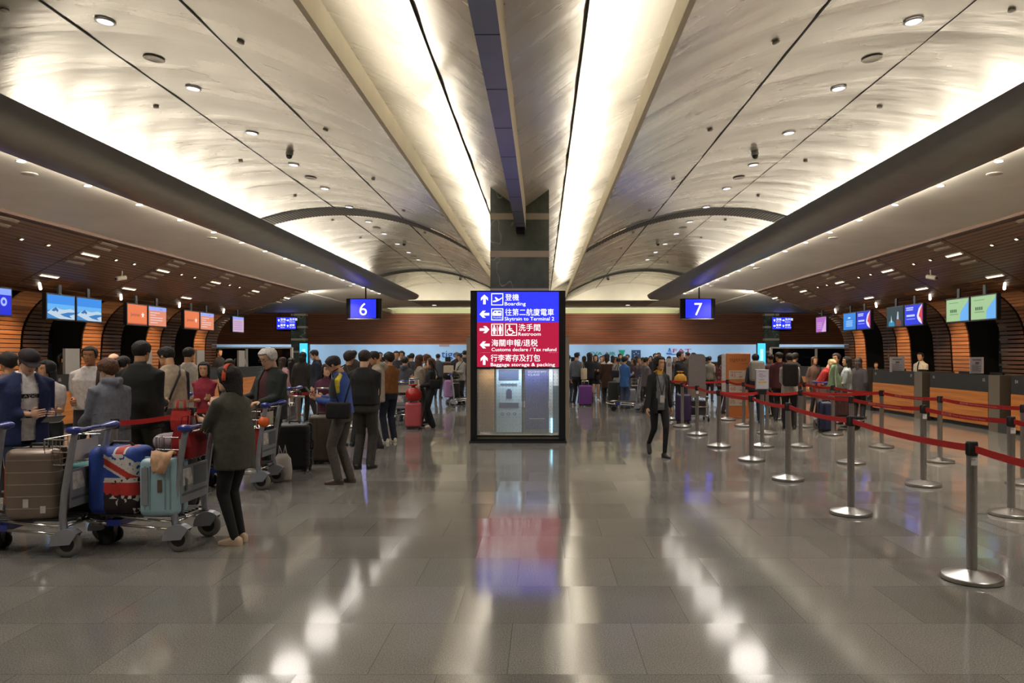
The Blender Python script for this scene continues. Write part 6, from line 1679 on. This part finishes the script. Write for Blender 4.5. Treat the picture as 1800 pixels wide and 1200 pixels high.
# ---- walking woman
def ex_walk(e, s, up, HM, limbs):
    strap_line(e, s, up, [(-.055, -.04, 1.455), (-.05, -.14, 1.28), (0, -.155, 1.06)], '1c1c20', .006, 'lanyard'); strap_line(e, s, up, [(.055, -.04, 1.455), (.05, -.14, 1.28), (0, -.155, 1.06)], '1c1c20', .006, 'lanyard')
    MB().box(-.04 * s, .04 * s, -.168 * s, -.160 * s, .93 * s, 1.05 * s).build('name_badge', mat('b9b2ac', .4), e)
    c = MB(); n = 18; rings = []
    for z, k in ((1.40, .1), (1.45, .082), (1.485, .070), (1.475, .062), (1.43, .066)): rings.append([V(up((k * math.cos(2 * PI * j / n), .02 + k * .9 * math.sin(2 * PI * j / n), z))) * s for j in range(n)])
    c.loft(rings, 0, caps=False); c.build('yellow_collar', cloth('c9962f'), e, smooth=True)
P('young woman in a black jacket, grey top and yellow collar walking towards the viewer', 1158, 11.55, 627, 12, top='17181a', pants='0f0f11', hair='bob', hc='k', sk='m', det=2, arms='walk', inner='76767a', opening=.085, legs='slim', shoes='17171a', hem=.74, w=.98, turn=25,
  stance=(((-.075, .28, .10), 48), ((.055, -.16, 0), 0)), extras=ex_walk, targets=((-.25, -.12, .83), (.26, .10, .84)))
# ---- right crowd
P('person in a pale coat half hidden behind the right edge of the lit sign', 999, 24.4, 624, 160, top='b0a698', pants='2a2a2c', hair='short', det=0)
R2 = P('person in grey top and dark cap right of the lit sign', 1014, 23.1, 620, 150, top='5a6068', pants='14161a', hair='cap', hc='1c1c20', det=1, shoes='b8b0a6', hem=.86)
bag_on('cream tote bag on the shoulder of the person in grey', 'tote bag', R2, (-.26, .02, .80), (.08, .3, .36), 'b9aa8e', 0, name='tote_bag', strap=[(-.24, -.06, 1.14), (-.17, .0, 1.46), (-.24, .1, 1.14)])
P('woman with long dark hair in a black jacket with white sleeve stripes', 1036, 24.6, 620, -150, top='161618', pants='141416', hair='longloose', det=1, arms='hold', paint=lambda c, n: 1 if abs(c.x) > .2 and 1.12 < c.z < 1.2 else 0, paint_mats=('b8b4ae',))
P('woman in black with bare legs and pale shoes facing the viewer', 1047, 25.2, 624, 0, top='1d1a1a', pants='17171a', hair='bob', hc='b', sk='l', det=1, legs='shorts', shoes='cfc6ba', arms='phone')
P('woman with long dark hair in a brown coat with a white fur collar', 1067, 24.0, 622, 165, top='3c241a', pants='1c1a18', hair='long', hc='b', det=1, hem=.52, puff=.012, paint=lambda c, n: 1 if c.z > 1.36 else 0, paint_mats=('c9c0b4',))
R7 = P('person in a blue denim jacket and jeans with dark hair, in the right queue', 1098, 21.7, 627, 140, top='33609a', pants='3a4a66', hair='puffy', det=1, hem=.7, arms='phone')
bag_on('navy bag carried by the person in the denim jacket', 'bag', R7, (.3, .05, .9), (.1, .3, .22), '1a1c2c', strap=[(.3, -.05, 1.1), (.17, .0, 1.46), (.3, .12, 1.1)])
P('person in a grey top with a white bag, left of the denim jacket', 1087, 22.9, 628, 170, top='8a8884', pants='3a3c44', hair='short', det=1, arms='hold')
P('woman in a plum jacket facing the denim jacket', 1113, 23.5, 630, -60, top='3a2c38', pants='2a2428', hair='long', det=1, arms='phone')
P('man in a grey sweater just left of the walking woman', 1136, 20.2, 628, 100, top='5a5558', pants='3a2a24', hair='short', det=1, arms='hold', w=1.1)
P('woman in dark grey with hand raised behind the walking woman', 1124, 24.6, 628, -20, top='4a4448', pants='2a2a2e', hair='short', det=1, arms='chin')
R10 = P('man in a black jacket behind the queue belt, facing right', 1196, 18.9, 618, 60, top='16171a', pants='1c1c22', hair='short', sk='m', det=1, arms='hold', w=1.15)
gathered_bag('yellow_bag', 'bright yellow bag held above the red belt by the man in black', 'bag', (at(1196, 650, 18.4).x, 18.42, hgt(672, 18.4) - .04), (.15, .09), .3, 'd9a02c', .5)
far = [(1057, 28, 626, 0, '7a5a44', 'br', 'person with light brown hair far back under the green lettering'), (1077, 29, 625, 160, '4a4c44', 'k', 'person in olive far back below EVA AIR'), (1083, 27, 627, 20, '8a8076', 'b', 'person in beige far back, left of the green emblem'),
       (1090, 30, 622, 10, '55565a', 'k', 'man far back just under the green emblem'), (1103, 28, 623, -30, '2c2a2e', 'k', 'man in black far back under the dark poster, left one'), (1119, 30, 625, 170, '4a3a34', 'b', 'person in brown far back under the dark poster'),
       (1130, 27, 628, 40, '6a4a4a', 'k', 'woman in dusty red far back left of the walking woman'), (1144, 29, 626, -20, '3a3a40', 'k', 'person in charcoal far back, left of the walking woman'), (1152, 26, 621, 15, '2a2a30', 'k', 'man seen above the head of the walking woman, left'),
       (1158, 30, 620, -15, '4a4a52', 'k', 'man seen above the head of the walking woman, right'), (1176, 27, 626, 150, '3a3238', 'k', 'person far back between the walking woman and the narrow panel'), (1186, 29, 627, 0, '6a665e', 'g', 'grey haired person far back under the FAT lettering'),
       (1208, 26, 619, -90, '5a4a40', 'b', 'man in brown far back under the FAT lettering'), (1219, 24, 620, 10, '2a2a2e', 'k', 'man partly hidden behind the grey kiosk'), (1247, 25, 626, 160, '77726a', 'k', 'person in a grey coat right of the kiosk'),
       (1027, 28, 626, 170, '3a3a40', 'k', 'person far back between the tote bag and the black jacket'), (1040, 30, 625, 10, '5a5048', 'b', 'person in taupe deepest in the right queue'), (1062, 31, 624, 5, '8a6a58', 'br', 'woman in tan deepest in the right queue')]
for i, (u, d, v, hd, t, hc, l) in enumerate(far):
    P(l, u, d, v, hd, top=t, pants='24242a', hair=('short', 'long', 'short', 'bob')[i % 4], hc=hc, sk='lmml'[i % 4], det=0, arms=('hold', 'phone', 'down')[i % 3])
P('woman in a red patterned top left of the orange banner', 1268, 19.9, 624, 120, top='6a2a34', pants='2a2226', hair='long', det=1, arms='hold', paint=lambda c, n: 1 if noise.noise(c * 14) > .25 else 0, paint_mats=('8a7470',))
def pack(label, e, off, size, col): return bag_on(label, 'backpack', e, off, size, col, 0, name='backpack', strap=[(off[0] - size[0] * .35, off[1] - .1, .4 + off[2] - .05), (off[0] - size[0] * .35, off[1] - .3, .43 + off[2]), (off[0] - size[0] * .35, off[1] - .33, .15 + off[2])])
e = P('person carrying a pale patterned backpack right of the orange banner', 1328, 17.2, 622, 172, top='3a3a3e', pants='22242a', hair='short', det=1)
pack('pale patterned backpack on the person right of the orange banner', e, (0, .25, .98), (.34, .2, .46), '8a857c')
P('person in a dark red jacket behind the framed notice', 1354, 18.9, 622, -160, top='3c1c1e', pants='1c1a1c', hair='short', det=1, arms='hold')
P('man in maroon with dark hair, left of the white shirt with the backpack', 1371, 17.8, 619, 150, top='4a2024', pants='201c20', hair='short', sk='m', det=1, turn=60, w=1.1)
e = P('man in a white shirt wearing a dark backpack, seen from behind', 1388, 15.8, 621, 165, top='b4aea4', pants='16161a', hair='short', det=2, arms='hold')
pack('black backpack on the man in the white shirt', e, (0, .25, .92), (.32, .2, .5), '221d1c')
P('person with curly dark hair between the backpack and the red jacket', 1398, 20.4, 621, 120, top='33302e', pants='22222a', hair='puffy', det=1)
R15 = P('person in a red jacket bending forward to the right, pale hat', 1440, 16.7, 627, 62, top='a0241f', pants='2a3050', hair='beanie', hc='c9b48c', sk='l', det=2, lean=26, nod=10, arms='hold', w=1.08)
g = empty('garment_bag', 'pale green plastic sheet bag held up beside the person in red', 'bag', (at(1467, 690, 15.3).x, 15.3, 0.88))
mb = MB(); rows = []
for i in range(7):
    f = i / 6; rows.append([((-.19 + .34 * j / 6) * (1 - .72 * f) + .02 * f + .012 * math.sin(j * 2 + i), -.03 * math.sin(j * 1.2 + i * .7), .0 + .50 * f) for j in range(7)])
mb.loft(rows, caps=False, closed=False); o = mb.build('sheet', cloth('8fae8c'), g, smooth=True); md = o.modifiers.new('thick', 'SOLIDIFY'); md.thickness = .02
MB().tube([(.03, -.02, 0), (.0, -.03, .25), (.02, -.02, .5)], .012, 6).build('white_cord', mat('cfd2c8', .5), g)
P('woman with long dark hair in a pale blue-white top beside the green sheet', 1488, 16.2, 627, -120, top='a4aeb0', pants='2a2c33', hair='long', det=2, sleeves='elbow', arms='hold', turn=30)
P('person in a dark grey jacket at the counter, back turned', 1509, 16.9, 629, 140, top='39353a', pants='1a1a1e', hair='long', hc='b', det=1, w=1.15)
P('person with dark hair behind the one in red, looking left', 1470, 17.0, 622, -60, top='2c2a28', pants='1c1c20', hair='puffy', hc='b', det=1)
P('woman with brown hair behind the right queue, left of the person in red', 1432, 19.5, 627, 10, top='5a4034', pants='2a2422', hair='longloose', hc='br', det=1)
for u, d, v, hd, t, hr, l, ps in ((1540, 23.4, 637, -20, 'a49e96', 'short', 'agent seated low behind the right counters', None), (1565, 24.6, 618, 190, '17181b', 'short', 'agent in a black jacket behind the right counters, back turned', None),
                                  (1618, 20.4, 620, -60, 'c3beb2', 'short', 'agent in a white shirt with dark tie standing behind the right counters', 1)):
    P(l, u, d, v, hd, top=t, pants='1c1c20', hair=hr, det=1, arms='hold', sleeves='long', **({'extras': lambda e, s, up, HM, limbs: strap_line(e, s, up, [(0, -.075, 1.44), (0, -.135, 1.3), (0, -.135, 1.05)], '1c1c20', .016, 'tie')} if ps else {}))
# remaining hand-held and lying things
pb = empty('plastic_bag', 'translucent white plastic carrier bag standing by the grey haired man', 'bag', (-3.22, 9.25, 0))
pb.location = fl(497, 9.35)
mb = MB(); n = 16; rings = []
for z, a, b in ((0, .09, .05), (.02, .11, .065), (.15, .12, .075), (.28, .10, .055), (.34, .06, .03)):
    rings.append([(a * math.cos(2 * PI * j / n) * (1 + .08 * math.sin(3 * j + z * 20)), b * math.sin(2 * PI * j / n) * (1 + .1 * math.cos(2 * j)), z) for j in range(n)])
mb.loft(rings); mb.build('bag_body', mat('b9b2ae', .35, 0, .1, 12, 0, 0, .3), pb, smooth=True)
MB().tube([(-.05, 0, .33), (-.045, 0, .44), (-.01, 0, .34)], .008, 6).build('handle', mat('c9c4c0', .4), pb, smooth=True)
MB().tube([(.05, 0, .33), (.03, 0, .45), (.01, 0, .34)], .008, 6).build('handle', mat('c9c4c0', .4), pb, smooth=True)
tag(MB().ball((0, 0, .065), .065, 0, 20, 14).build('orange_ball', mat('e8681f', .45, 0, .06, 10, 0, 0, .1), None, smooth=True, loc=(at(464, 740, 8.72).x, 8.72, .735)), 'bright orange ball in the basket of the trolley of the grey haired man', 'ball')
paper_bag('tall red bag on the trolley of the grey haired man', (-3.42, 8.78, .29), .16, .14, .42, '9a2a22', .3)
suitcase('black suitcase under a red gift bag behind the nearest trolley', (-3.72, 7.62), (.34, .26, .74), .2, '1c1a1c', 4, 0, .5, 0, '101010')
paper_bag('red gift bag in the queue behind the nearest trolley', (-3.72, 7.62, .822), .16, .1, .2, 'b8322a', .2)
finish_fuse()
